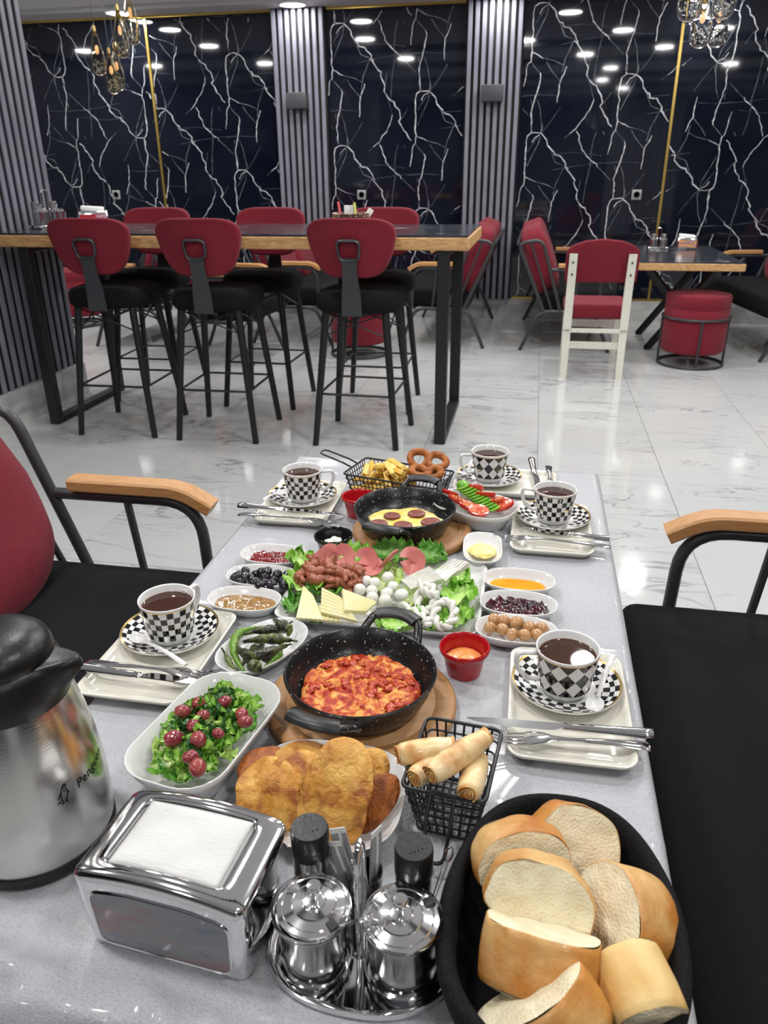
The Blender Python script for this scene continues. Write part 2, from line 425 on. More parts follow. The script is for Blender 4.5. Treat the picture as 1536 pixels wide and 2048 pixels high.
# slatted pilasters on the back wall
def slats(x0, x1, n, yf, z0, z1, parent):
    p = (x1 - x0) / n
    mb = MB(); mb.rbox((0, 0, (z0 + z1) / 2), (p * 0.56, 0.026, z1 - z0), 0.002, 1)
    s0 = mb.build('slat', M_slat, parent, smooth=False)
    for i in range(n):
        o = s0 if i == 0 else s0.copy()
        if i: COL.objects.link(o); o.parent = parent
        o.location = (x0 + p * (i + 0.5), yf, 0)
for k, (x0, x1) in enumerate(((-2.515, -2.01), (-0.735, -0.24))):
    c = tag(MB().box(((x0 + x1) / 2, WY - 0.025, 1.46), (x1 - x0, 0.05, 2.54)).build('wall_pilaster_%d' % (k + 1), M_slatback, smooth=False), kind='structure')
    slats(x0, x1, 8, WY - 0.064, 0.19, 2.73, c)
# slatted partition on the left
PX, PY = -2.93, 4.66
pt = tag(MB().box((PX - 0.2, (PY - 4) / 2, 1.47), (0.3, PY + 4, 2.54)).build('wall_partition', M_slatback, smooth=False), kind='structure')
mb = MB(); mb.rbox((0, 0, 1.47), (0.012, 0.036, 2.54), 0.002, 1); s0 = mb.build('slat', M_slat, pt, smooth=False)
for i in range(60):
    o = s0 if i == 0 else s0.copy()
    if i: COL.objects.link(o); o.parent = pt
    o.location = (PX - 0.044, PY - 0.018 - 0.070 * i, 0)
tag(MB().box((PX - 0.175, (PY - 4) / 2, 0.1), (0.35, PY + 4, 0.20)).build('baseboard_partition', M_base, smooth=False), kind='structure')
# the rest of the room, behind and beside the camera
tag(MB().box((-6.3, 2.6, 1.4), (0.1, 11.6, 2.8)).build('wall_left', M_grey, smooth=False), kind='structure')
tag(MB().box((6.3, 2.6, 1.4), (0.1, 11.6, 2.8)).build('wall_right', M_grey, smooth=False), kind='structure')
wf = tag(MB().box((0, -3.15, 1.4), (12.6, 0.1, 2.8)).build('wall_front', M_grey, smooth=False), kind='structure')
cu = MB()  # two unseen curtains, added so the glossy marble has something to reflect
def crt(u, v): return (1.35 + 1.5 * u, -3.02 + .045 * sin(u * 60), .05 + 2.62 * v)
cu.grid(120, 2, crt); tag(cu.build('added_curtain', mat('curtain_grey', (0.55, 0.55, 0.56), 0.8, sheen=.2), angle=180), 'pale grey drape added behind the camera for the marble wall to reflect', 'added_curtain')
cu = MB(); cu.grid(120, 2, lambda u, v: (-7.0 + 1.4 + 1.3 * u, -3.02 + .045 * sin(u * 50), .05 + 2.2 * v)); tag(cu.build('added_curtain', M_red, angle=180), 'dark red drape added behind the camera for the marble wall to reflect', 'added_curtain')  # red drape also added for the marble, guessed from a maroon reflection
# ceiling lights
M_led = mat('led_diffuser', (1, 1, 1), 0.5, emit=6.0, ecol=(1, 0.98, 0.95))
f = thing('ceiling_light', 'round recessed ceiling light over the back of the room', 'light', (LIGHTS[0][0], LIGHTS[0][1], CEIL), group='round ceiling lights')
MB().lathe([(0.125, -0.001), (0.125, -0.008), (0.112, -0.012), (0.108, -0.006), (0.108, -0.001)], 28).build('frame', M_white, f)
MB().lathe([(0.107, -0.002), (0.107, -0.007)], 28).build('diffuser', M_led, f, smooth=False)
for i, (x, y) in enumerate(LIGHTS):
    if i: f = dup(LF, (x, y, CEIL))
    else: LF = f
    f.location.z = CEIL - (0.044 if y > 7.3 else 0.0)
    f['label'] = ('round recessed ceiling light close to the marble wall' if y > 7.3 else 'round recessed ceiling light in the open ceiling')
    f['group'] = 'lights by the marble wall' if y > 7.3 else 'lights in the open ceiling'
# sockets and wall lamps
def socket(x, z, label):
    s = thing('wall_socket', label, 'socket', (x, WY - 0.002, z))
    MB().rbox((0, -0.006, 0), (0.085, 0.012, 0.085), 0.004, 2).build('cover_plate', mat('socket_grey', (0.33, 0.33, 0.34), 0.4), s)
    MB().lathe([(0.03, 0), (0.03, 0.003), (0.025, 0.003), (0.024, -0.001)], 24).build('outlet', mat('socket_dark', (0.12, 0.12, 0.13), 0.4), s, loc=(0, -0.012, 0), rot=(pi / 2, 0, 0))
socket(-1.71, 1.143, 'grey wall socket on the middle marble bay above the bar table')
socket(0.856, 1.134, 'grey wall socket on the right marble bay beside the gold strip')
socket(-4.287, 1.152, 'grey wall socket on the left marble bay near the slatted partition')
for x, z, lb in ((-2.27, 1.95, 'small dark box wall lamp on the left slatted pilaster'), (-0.485, 1.97, 'small dark box wall lamp on the right slatted pilaster')):
    w = thing('wall_lamp', lb, 'lamp', (x, WY - 0.093, z))
    MB().rbox((0, -0.05, 0), (0.19, 0.10, 0.13), 0.004, 2).build('housing', mat('lamp_housing', (0.055, 0.057, 0.066), 0.5), w)
    MB().box((0, -0.05, 0.066), (0.15, 0.07, 0.004)).build('glass', mat('lamp_glass', (0.3, 0.3, 0.3), 0.2), w)
# ================================================================= furniture at the back
def lounge(label, loc, rz=0.0, W=1.39, group=None, cushions=2, rails=True):
    """tube-framed lounge seat; faces +x, front feet at x=0, centred on y"""
    t = thing('lounge_seat', label, 'sofa' if W > 1 else 'armchair', loc, rz, group)
    h = W / 2; r = 0.0145
    for s in (-1, 1):
        y = s * h; fr = MB()
        fr.tube(fillet([(-0.70, y, 0.0), (-0.56, y, 0.315), (-0.13, y, 0.315), (0.0, y, 0.0)], 0.08), r, 10)
        fr.tube(fillet([(-0.53, y, 0.32), (-0.76, y, 0.83), (-0.575, y, 0.86), (-0.40, y, 0.32)], 0.07), r, 10)
        fr.tube([(-0.665, y, 0.845), (-0.465, y, 0.32)], 0.009, 8)
        fr.tube(fillet([(-0.49, y, 0.635), (-0.11, y, 0.635), (-0.10, y, 0.32)], 0.10, 7), r, 10)
        fr.tube([(-0.30, y, 0.635), (-0.27, y, 0.32)], 0.010, 8)
        fr.build('side_frame', M_steel, t)
    bk = MB()
    bk.tube([(-0.76, -h, 0.83), (-0.76, h, 0.83)], r, 10)
    for k in range(1, int(W / 0.16)):
        y = -h + k * W / int(W / 0.16)
        bk.tube([(-0.76, y, 0.83), (-0.54, y, 0.32)], 0.006, 6)
    for x in (-0.55, -0.3, -0.12): bk.tube([(x, -h, 0.315), (x, h, 0.315)], r * .8, 8)
    bk.build('back_rail', M_steel, t)
    for s in (-1, 1):
        arm = MB(); path = fillet([(-0.44, s * h, 0.668), (-0.15, s * h, 0.668), (-0.075, s * h, 0.625)], 0.09, 8)
        rings = []
        for i, p in enumerate(path):
            a = path[max(0, i - 1)]; b = path[min(len(path) - 1, i + 1)]; d = (b - a).normalized(); n = Vector((-d.z, 0, d.x))
            if n.z < 0: n = -n
            ring = []
            for cy, cn in ((-.027, -.012), (-.024, -.016), (.024, -.016), (.027, -.012), (.027, .010), (.022, .015), (-.022, .015), (-.027, .010)):
                ring.append(tuple(p + n * cn + Vector((0, cy, 0))))
            rings.append(ring)
        arm.loft(rings).build('armrest', M_wood, t, angle=30)
    MB().rbox((-0.265, 0, 0.395), (0.55, W - 0.05, 0.15), 0.035, 4).build('seat_cushion', M_blk, t)
    cw = (W - 0.10) / cushions
    for k in range(cushions):
        y = -h + 0.05 + cw * (k + 0.5)
        Mx = Matrix.Rotation(radians(-21), 3, 'Y')
        cushion(MB(), (-0.585, y, 0.690), (0.22, cw * 0.98, 0.54), 0.42, 40, 22, Mx, 0.012).build('back_cushion', M_red, t)
    return t
lounge('lounge sofa with red back cushions facing right beside the white-framed chair', (0.611, 7.11, 0), 0)
lounge('lounge sofa with red back cushions facing left behind the right end of the bar table', (-1.09, 7.13, 0), pi)
lounge('lounge sofa facing right, seat and armrests showing between the near bar stools', (-1.66, 7.06, 0), 0)
lounge('red lounge armchair facing right behind the middle of the bar table', (-2.05, 5.86, 0), radians(-6), 0.60, cushions=1)
lounge('lounge sofa facing left in the gap between the first and second near bar stools', (-3.66, 6.75, 0), pi, 1.39)
lounge('black-seated lounge sofa cut off by the right edge of the photograph', (1.62, 6.93, 0), pi + radians(8), 1.39)

def lathe_box(mb, prof, a, b, r): mb.loft([rr(a * s, b * s, r, z) for s, z in prof]); return mb

# --- bar table
bt = thing('bar_table', 'long high bar table with black marbled top and wooden edge', 'table', (-1.62, 4.35, 0))
L0, L1 = -2.925 + 1.62, -0.325 + 1.62
MB().box(((L0 + L1) / 2, 0, 1.0665), (L1 - L0 - 0.016, 0.81, 0.012)).build('top_surface', M_topm, bt, smooth=False)
MB().rbox(((L0 + L1) / 2, 0, 1.032), (L1 - L0, 0.83, 0.060), 0.006, 2).build('tabletop', M_edge, bt, smooth=False)
for x in (-2.745 + 1.62, -0.452 + 1.62):
    lg = MB()
    for y in (-0.372, 0.372): lg.rbox((x, y, 0.502), (0.06, 0.055, 1.0), 0.003, 1)
    lg.rbox((x, 0, 0.02), (0.06, 0.70, 0.04), 0.003, 1); lg.rbox((x, 0, 0.985), (0.06, 0.70, 0.03), 0.003, 1)
    lg.build('leg_frame', M_black, bt, smooth=False)

# --- bar stools: face +y, seat centre over the origin
def make_stool():
    t = thing('bar_stool', 'x', 'stool')
    R = 0.205
    for sx in (-1, 1):
        for sy in (-1, 1):
            MB().tube([(sx * 0.155, sy * 0.15, 0.715), (sx * 0.222, sy * 0.225, 0.0)], 0.015, 10, radii=[0.0205, 0.0165]).build('leg', M_black, t)
    f = MB()
    q = 0.28; xx, yy = 0.222 - 0.067 * q / 0.715, 0.225 - 0.075 * q / 0.715
    f.tube(fillet([(-xx, -yy, q), (xx, -yy, q), (xx, yy, q), (-xx, yy, q)], 0.03, 3, True), 0.0065, 8, closed=True)
    f.build('footrest', M_black, t)
    b = MB()
    for a1, a2 in (((-1, -1), (1, -1)), ((-1, 1), (1, 1)), ((-1, -1), (-1, 1)), ((1, -1), (1, 1))):
        z0, z1 = 0.58, 0.70
        g = lambda s, z: (s[0] * (0.222 - 0.067 * z / 0.715), s[1] * (0.225 - 0.075 * z / 0.715), z)
        b.tube([g(a1, z0), g(a2, z1)], 0.004, 6); b.tube([g(a1, z1), g(a2, z0)], 0.004, 6)
    b.build('cross_brace', M_black, t)
    s = MB()
    prof = [(0.80, 0.700), (0.93, 0.704), (0.99, 0.722), (1.0, 0.745), (0.985, 0.775), (0.93, 0.795), (0.78, 0.806), (0.45, 0.812), (0.1, 0.813)]
    s.loft([rr(0.225 * k, 0.215 * k, 0.14 * k, z, 8) for k, z in prof]).build('seat', M_blk, t, angle=180)
    # curved back shell
    bk = MB(); N = 28
    def outline(u):      # rounded, narrower at the bottom
        a = 2 * pi * u; c, q = cos(a), sin(a)
        x = 0.232 * math.copysign(abs(c) ** 0.42, c); z = 0.140 * math.copysign(abs(q) ** 0.60, q)
        x *= 1 - 0.34 * max(0, (0.10 - z) / 0.258) ** 1.3
        return x, z
    rings = []
    for th, sc in ((-0.030, 0.90), (-0.036, 0.97), (-0.022, 1.0), (0.0, 1.0), (0.010, 0.97), (0.012, 0.9)):
        ring = []
        for j in range(N * 2):
            x, z = outline(j / (2 * N)); x *= sc; z *= sc
            ring.append((x, -0.235 - th * 1.0 + 0.75 * x * x - 0.20 * (z) + (0.006 if sc < .95 else 0), 1.018 + z))
        rings.append(ring)
    # caps as dished grids
    def cap(ring0, y_off):
        out = [ring0]
        for s_ in (0.66, 0.33, 0.04):
            out.append([(x * s_, -0.235 - y_off + 0.75 * (x * s_) ** 2 - 0.20 * ((z - 1.018) * s_), 1.018 + (z - 1.018) * s_) for x, y, z in ring0])
        return out
    c0 = cap(rings[0], -0.036); c1 = cap(rings[-1], 0.018)
    bk.loft(c0[::-1] + rings[1:-1] + c1)
    bk.build('backrest', M_red, t, angle=180)
    # bracket: strap + loop
    br = MB()
    loop = fillet([(-0.058, 0, 1.058), (0.058, 0, 1.058), (0.048, 0, 0.965), (-0.048, 0, 0.965)], 0.03, 5, True)
    loop = [Vector((p.x, -0.262 - 0.20 * (p.z - 1.0), p.z)) for p in loop]
    br.tube(loop, 0.0115, 8, closed=True, flat=0.6)
    st = []
    for z, w, y in ((0.975, 0.042, -0.259), (0.93, 0.036, -0.250), (0.86, 0.040, -0.238), (0.80, 0.048, -0.228), (0.70, 0.052, -0.224), (0.692, 0.052, -0.215)):
        st.append([(-w, y - 0.004, z), (w, y - 0.004, z), (w, y + 0.004, z), (-w, y + 0.004, z)])
    br.loft(st)
    br.box((0, -0.10, 0.695), (0.09, 0.24, 0.006))
    br.build('back_bracket', M_steel, t, angle=50)
    return t
stool = make_stool()
spots = [(-2.272, 4.035, 0.03, 'nearest left bar stool, red backrest with metal loop, directly in front of the slatted partition'),
         (-1.672, 4.03, 0.02, 'middle stool of the near row of red and black bar stools'),
         (-0.885, 4.055, -0.03, 'right-hand stool of the near row, alone by the free end of the bar table'),
         (-2.40, 4.70, pi + 0.03, 'left-hand stool of the far row behind the bar table, red back top showing'),
         (-1.65, 4.70, pi - 0.02, 'middle stool of the far row behind the bar table'),
         (-0.93, 4.70, pi + 0.02, 'right-hand stool of the far row, its back half hidden by the beaded cup')]
for i, (x, y, a, lb) in enumerate(spots):
    if i == 0: stool.location = (x, y, 0); stool.rotation_euler = (0, 0, a); stool['label'] = lb; stool['group'] = 'bar stools round the high table'
    else: dup(stool, (x, y, 0), a, lb)

# --- white-framed chair seen from behind
wc = thing('dining_chair', 'white-framed chair with red seat and red arched back, seen from behind', 'chair', (0.43, 5.60, 0))
M_cream = mat('cream_wood', (0.72, 0.70, 0.62), 0.45, col2=(0.60, 0.57, 0.48), scale=60, lo=0.55, hi=0.75)
for s in (-1, 1):
    MB().loft([[(s * (0.19) + a, y0 + b, z) for a, b in ((-w, -d), (w, -d), (w, d), (-w, d))] for z, y0, w, d in ((0, -0.045, .022, .02), (0.36, 0.0, .027, .024), (0.41, 0.0, .029, .024))]).build('leg', M_cream, wc, smooth=False)
    o = MB().loft([[(s * (0.19 - 0.0 * z) + a, y0 + b, z) for a, b in ((-w, -d), (w, -d), (w, d), (-w, d))] for z, y0, w, d in ((0.34, -0.035, .026, .011), (0.45, -0.035, .027, .012), (0.62, -0.05, .027, .012), (0.845, -0.10, .026, .010))]).build('back_post', M_cream, wc, smooth=False)
    for z, y in ((0.71, -0.083), (0.79, -0.1)):
        MB().lathe([(0.007, 0), (0.007, 0.004)], 10).build('bolt', M_steel, o, loc=(s * 0.19, y, z), rot=(pi / 2, 0, 0))
    MB().loft([[(s * 0.185 + a, 0.43 + b + y0, z) for a, b in ((-.02, -.02), (.02, -.02), (.02, .02), (-.02, .02))] for z, y0 in ((0, 0.02), (0.41, 0))]).build('leg', M_cream, wc, smooth=False)
MB().rbox((0, -0.01, 0.225), (0.36, 0.018, 0.05), 0.003, 1).build('stretcher', M_cream, wc, smooth=False)
MB().rbox((0, 0.43, 0.30), (0.36, 0.018, 0.05), 0.003, 1).build('stretcher', M_cream, wc, smooth=False)
MB().rbox((0, -0.03, 0.165 + 0.165), (0.35, 0.014, 0.03), 0.003, 1).build('stretcher', M_cream, wc, smooth=False)
MB().rbox((0, 0.21, 0.455), (0.43, 0.46, 0.10), 0.03, 4).build('seat', M_red, wc)
ol = [(-0.235, 0.655), (0.235, 0.655), (0.238, 0.80), (0.235, 0.865), (0.20, 0.895), (0.12, 0.925), (0, 0.938), (-0.12, 0.925), (-0.20, 0.895), (-0.235, 0.865), (-0.238, 0.80)]
ol = fillet([(x, 0, z) for x, z in ol], 0.02, 3, True)
bk = MB()
cxz = Vector((0, 0, 0.8))
bk.loft([[tuple(cxz + (p - cxz) * s + Vector((0, -0.095 + d - 0.22 * (p.z - 0.78), 0))) for p in ol] for s, d in ((0.5, 0.032), (0.96, 0.03), (1.0, 0.036), (1.0, 0.062), (0.96, 0.07), (0.5, 0.07))])
bk.build('backrest', M_red, wc)

# --- poufs
def pouf(loc, label, s=1.0):
    p = thing('pouf', label, 'stool', loc)
    M = MB(); R = 0.228 * s
    M.lathe([(R * .9, 0.10), (R * .98, 0.112), (R, 0.14), (R, 0.42), (R * 0.99, 0.424), (R, 0.428), (R * .995, 0.50), (R * .97, 0.515), (R * 0.6, 0.53), (R * .15, 0.535)], 40).build('cushion', M_red, p)
    f = MB()
    for z, r_ in ((0.355, R + 0.008), (0.012, R + 0.006)):
        f.tube([(r_ * cos(a * pi / 20), r_ * sin(a * pi / 20), z) for a in range(40)], 0.010, 8, closed=True)
    for a in (-1.55, -0.02, 1.6, 3.12):
        f.tube([((R + .007) * cos(a), (R + .007) * sin(a), 0.355), ((R + .006) * cos(a), (R + .006) * sin(a), 0.012)], 0.009, 8)
    f.build('ring_frame', M_steel, p)
pouf((1.19, 6.13, 0), 'round red pouf in a tubular ring frame beside the small marble table')
pouf((-1.36, 6.10, 0), 'round red pouf seen through the legs of the right-hand near bar stool', 0.98)
pouf((-4.36, 7.0, 0), 'round red pouf peeking out past the end of the slatted partition', 1.0)

# --- small marble table with X legs
ct = thing('cafe_table', 'small dark marbled table with wooden edge and black crossed legs', 'table', (1.08, 6.63, 0))
MB().rbox((0, 0, 0.715), (0.72, 1.32, 0.05), 0.005, 2).build('tabletop', M_edge, ct, smooth=False)
MB().box((0, 0, 0.7425), (0.71, 1.31, 0.008)).build('top_surface', M_topm, ct, smooth=False)
for y in (-0.08, 0.55):
    x_ = MB()
    x_.tube([(-0.15, y + .06, 0.0), (0.28, y - .16, 0.69)], 0.033, 4, flat=0.9)
    x_.tube([(0.36, y - .0, 0.0), (-0.26, y - .18, 0.69)], 0.033, 4, flat=0.9)
    x_.build('crossed_legs', M_black, ct, smooth=False)

# --- things on the far tables
def mini_cruet(loc, label, s=1.0, rz=0):
    c = thing('condiment_set', label, 'condiment set', loc, rz)
    c.scale = (s, s, s)
    MB().loft([rr(.07, .045, .02, 0), rr(.072, .047, .02, .006), rr(.07, .045, .02, .012)]).build('stand', M_chrome, c)
    for x, y in ((-.035, .02), (.035, .02)):
        MB().lathe([(.017, .012), (.017, .075), (.0175, .076), (.0175, .095), (.014, .098)], 18, (x, y, 0)).build('shaker', mat('shaker_steel', (0.5, 0.5, 0.5), 0.3, 1.0), c)
    for x in (-.033, .033):
        MB().lathe([(.026, .012), (.028, .06), (.03, .062), (.024, .07), (.006, .074), (.005, .082), (.009, .086), (.004, .09)], 20, (x, -.016, 0)).build('sugar_pot', M_chrome, c)
    MB().tube(fillet([(-.01, 0, .012), (-.012, 0, .14), (.012, 0, .14), (.01, 0, .012)], .015), .003, 6).build('handle', M_chrome, c)
def mini_napkin(loc, label, rz=0, s=1.0, panel=((0.75, 0.35, 0.08), (0.25, 0.18, 0.3))):
    c = thing('napkin_holder', label, 'napkin holder', loc, rz); c.scale = (s, s, s)
    b = MB()
    b.loft([rr(.075 * k, .06 * k2, .012, z) for k, k2, z in ((1.0, 1, 0), (1, 1, .006), (.98, .96, .05), (.93, .9, .075), (.9, .86, .082))])
    b.build('body', M_chrome, c)
    MB().rbox((0, 0, .09), (.11, .085, .02), .006, 2, Matrix.Rotation(.08, 3, 'Y')).build('napkins', mat('napkin', (0.86, 0.86, 0.85), 0.9), c)
    m = mat('picture_panel' + str(panel), panel[0], 0.3, col2=panel[1], scale=22, stretch=(0.5, 1, 2), lo=0.42, hi=0.58, coords='Object')
    MB().box((0, -.061, .038), (.125, .002, .055)).build('picture_panel', m, c, smooth=False)
mini_cruet((-2.80, 4.33, 1.0735), 'chrome condiment set at the left end of the bar table', 1.45, 1.0)
mini_napkin((-2.53, 4.36, 1.0735), 'chrome napkin holder with red picture panel on the bar table', 0.5, 1.15, ((0.5, 0.03, 0.04), (0.6, 0.5, 0.6)))
mini_cruet((0.98, 7.03, 0.7475), 'chrome condiment set on the small dark marbled table', 1.15)
mini_napkin((1.20, 7.03, 0.7475), 'napkin holder with sunset picture panel on the small dark marbled table', 0, 1.1)
# beaded cup with straws and packets
px, py, _z = at(731, 447, 1.0735)
cx, cy = -1.02, 4.42
sb = thing('beaded_cup', 'brown beaded oval basket holding straws and sachets at the bar table', 'basket', (cx, cy, 1.0735))
RB = random.Random(3)
MB().lathe([(.075, 0), (.095, .004), (.098, .075), (.09, .075), (.088, .01)], 36).build('lining', mat('basket_dark', (0.05, 0.025, 0.015), 0.7), sb)
bd = MB()
for k in range(7):
    for j in range(44):
        a = 2 * pi * (j + .5 * (k % 2)) / 44; bd.blob((.099 * cos(a), .099 * sin(a), .008 + .011 * k), (.0065, .0065, .0055), sub=1)
bd.build('beads', mat('beads', (0.16, 0.07, 0.04), 0.35, col2=(0.65, 0.48, 0.36), scale=60, lo=0.5, hi=0.62), sb, kind='stuff')
for x, y, dx, h, c, nm, lb in ((-.055, .01, -.018, .135, (0.85, 0.16, 0.16), 'straw', 'pink straw standing in the beaded basket'), (.032, .0, -.012, .13, (0.75, 0.80, 0.2), 'straw', 'yellow-green straw standing in the beaded basket')):
    o = MB().tube([(x, y, .01), (x + dx, y, h)], .0065, 8).build(nm, mat(lb, c, 0.4), loc=(cx, cy, 1.0735)); tag(o, lb, 'straw')
for k, (x, y, ry, h) in enumerate(((0.0, 0.01, 0.1, .10), (.022, .012, -.2, .105), (.06, 0, .6, .095), (-.03, .03, 0, .10))):
    o = MB().rbox((0, 0, .05), (.03, .006, h), .002, 1).build('sachet', mat('sachet_white', (0.8, 0.8, 0.78), 0.5), loc=(cx + x, cy + y, 1.0735 + .005 + 0.01), rot=(0, ry, 0.2 * k))
    tag(o, 'white paper sachet standing in the beaded basket', 'sachet', 'sachets in the beaded basket')

# --- glass drop pendants
M_amber = mat('amber_glass', (0.96, 0.91, 0.78), 0.02, trans=1.0, ior=1.12)
M_clear = mat('clear_glass', (0.97, 0.97, 0.96), 0.02, trans=1.0, ior=1.12)
M_gbub = mat('glass_bubble', (0.95, 0.95, 0.9), 0.03, 0.5, trans=0.5, ior=1.5)
M_bulb = mat('bulb_glow', (1, 0.7, 0.4), 0.5, emit=0.45, ecol=(1, 0.55, 0.25))
def pendant(x, y, zt, zb, label, amber=True, s=1.0):
    h = zt - zb
    p = thing('glass_pendant', label, 'pendant lamp', (x, y, zb))
    R = 0.060 * s
    MB().tube([(0, 0, h), (0, 0, CEIL - zb - 0.001)], 0.0022, 6).build('cord', M_steel, p)
    MB().lathe([(0.008, h), (0.010, h - .02), (0.010, h - .05), (0.007, h - .052)], 12).build('socket_cap', mat('brass', (0.6, 0.42, 0.16), 0.3, 1.0), p)
    pr = [(0.004, 0.0), (R * .55, 0.008), (R * .9, 0.03), (R, 0.06), (R * .93, 0.10), (R * .7, h * .55), (R * .35, h * .82), (0.011, h - .03), (0.0105, h - .034), (R * .32, h * .81), (R * .65, h * .545), (R * .86, .11), (R * .9, 0.06), (R * .8, 0.034), (R * .5, 0.016), (0.004, 0.012)]
    MB().lathe(pr, 24).build('glass_drop', M_amber if amber else M_clear, p, angle=180)
    bb = MB(); rb = random.Random(int(x * 100))
    for k in range(34):
        a = rb.uniform(0, 6.28); q = R * rb.uniform(.2, .72); bb.blob((q * cos(a), q * sin(a), rb.uniform(.024, .085)), (.0045, .0045, .0045), sub=1)
    bb.build('glass_beads', M_gbub, p, kind='stuff')
    MB().lathe([(.004, h * .62), (.010, h * .58), (.011, h * .48), (.004, h * .44)], 10).build('bulb', M_bulb, p)
def pend_at(px, pt_, pb, Y, label, amber=True, s=1.0):
    a = atY(px, pb, Y); b = atY(px, pt_, Y)
    pendant(a[0], Y, b[2], a[2], label, amber, s)
g = 'glass drop pendants '
pend_at(201, 50, 153, 4.85, 'leftmost amber glass drop of the left pendant cluster', True, .74)
pend_at(229, 95, 190, 5.05, 'lowest amber glass drop of the left pendant cluster', True, .74)
pend_at(240, 85, 183, 5.28, 'amber glass drop hanging just right of the lowest one in the left cluster', True, .74)
pend_at(247, 8, 118, 4.95, 'glass drop in the middle of the left pendant cluster, above the two lowest', True, .78)
pend_at(268, -35, 92, 5.1, 'highest and rightmost glass drop of the left pendant cluster', True, .78)
pend_at(1373, -75, 47, 3.9, 'leftmost clear glass drop of the right pendant cluster', False, .76)
pend_at(1397, -20, 99, 4.05, 'lowest glass drop of the right pendant cluster', False, .78)
pend_at(1430, -20, 97, 4.3, 'low glass drop beside the lowest one in the right pendant cluster', False, .78)
pend_at(1443, -80, 42, 4.12, 'rightmost, higher glass drop of the right pendant cluster', False, .82)
# ================================================================= foreground: sofas, table, cloth
T = 0.71
def W(px, py, dz=0.0): return Vector(at(px, py, T + dz))
lounge('dark lounge sofa with red cushion on the left side of the breakfast table', (-0.655, 0.93, 0), 0, 1.34)
lounge('dark lounge sofa with a wooden armrest on the right side of the breakfast table', (0.25, 0.93, 0), pi, 1.40)

TX0, TX1, TY0, TY1 = -0.549, 0.166, 0.372, 1.752
tb = thing('dining_table', 'rectangular table under the silver sheet carrying the breakfast', 'table', ((TX0 + TX1) / 2, (TY0 + TY1) / 2, 0))
MB().rbox((0, 0, T - 0.030), (TX1 - TX0 - 0.006, TY1 - TY0 - 0.006, 0.045), 0.006, 2).build('tabletop', M_edge, tb, smooth=False)
for y in (-0.4, 0.4):
    x_ = MB(); x_.tube([(-0.28, y, 0.0), (0.24, y, T - .05)], 0.033, 4); x_.tube([(0.28, y, 0.0), (-0.24, y, T - .05)], 0.033, 4)
    x_.build('crossed_legs', M_black, tb, smooth=False)

M_cloth = mat('silver_sheet', (0.40, 0.41, 0.44), 0.34, col2=(0.47, 0.48, 0.51), scale=6, lo=0.3, hi=0.7, col3=(0.33, 0.34, 0.37), scale3=420, lo3=0.45, hi3=0.75, detail=3, bump=0.6, bscale=520, bdetail=3, coat=0.15, rv=0.06)
def cloth():
    mb = MB(); nx, ny = 150, 230; dr = 0.17; drf = 0.20
    wx, wy = TX1 - TX0, TY1 - TY0
    def fold(s, a, b, d0, d1):
        """s runs past the edges a,b: returns (coordinate, drop, outward)"""
        if s < a: return a, a - s, -1
        if s > b: return b, s - b, 1
        return s, 0, 0
    def fn(u, v):
        sx = TX0 - dr + u * (wx + 2 * dr); sy = TY0 - drf + v * (wy + drf + dr)
        x, dx, ox = fold(sx, TX0, TX1, 0, 0); y, dy, oy = fold(sy, TY0, TY1, 0, 0)
        n1 = noise.noise(Vector((x * 5, y * 5, 1))); n2 = noise.noise(Vector((x * 17, y * 14, 4)))
        z = T + 0.0006 + 0.0010 * n1 + 0.0006 * n2
        # soft creases at the near left corner
        lim = 0.455 if x < -.39 else 0.425 if x < -.20 else 0.395
        k = max(0, min(1, (lim - y) / .03))
        z += k * 0.014 * max(0, noise.noise(Vector((x * 9 + y * 6, y * 20, 2))) + .1)
        wr = 1 - abs(noise.noise(Vector((sx * 7 + sy * 5, sy * 16 - sx * 4, 3)))) * 2.2; k2 = max(0, min(1, (lim - sy) / .03)) * max(.25, min(1, 1 - (sx + .25) / .35))
        z += k2 * .011 * max(0, wr) ** 2.5
        wr3 = 1 - abs(noise.noise(Vector((x * 2.3 + 4, y * 3.1 - x * 2, 8)))) * 2.5
        z += .0012 * max(0, wr3) ** 6
        # long fold ridges
        for fy, h in ((0.66, .0016), (1.30, .0012), (1.02, .0010)): z += h * exp(-((y - fy + 0.05 * x) / 0.006) ** 2)
        dd = max(dx, dy)
        if dd > 0:
            r = 0.012
            a = min(dd / r, pi / 2); outw = r * sin(a); down = r * (1 - cos(a)) + max(0, dd - r * pi / 2)
            tt = (y if dx > 0 else x)
            wave = 0.5 + 0.5 * sin(tt * 30 + 2.0 * noise.noise(Vector((tt * 3, 0, 0)))) if dy > 0 else 0.5 + .5 * sin(tt * 17 + 1.2)
            fl = max(0, down - 0.01) * (0.10 + 0.22 * wave)
            if dx > 0: x += ox * (outw + fl * 0.6)
            if dy > 0: y += oy * (outw + fl * (1.5 if oy < 0 else 0.6))
            if dx > 0 and dy > 0: down = max(down, 0) + 0.3 * min(dx, dy)
            z -= down
            if dy > 0 and oy < 0: z += 0.004 * noise.noise(Vector((x * 14, dd * 20, 7))) * min(1, dd / .03); y += 0.012 * noise.noise(Vector((x * 10, dd * 16, 9))) * min(1, dd / .03)
        return (x, y, z)
    mb.grid(nx, ny, fn)
    o = mb.build('tablecloth', M_cloth, angle=180)
    s = o.modifiers.new('s', 'SOLIDIFY'); s.thickness = 0.0006; s.offset = 1
    tag(o, 'silvery grey plastic sheet draped over the breakfast table', 'tablecloth')
cloth()

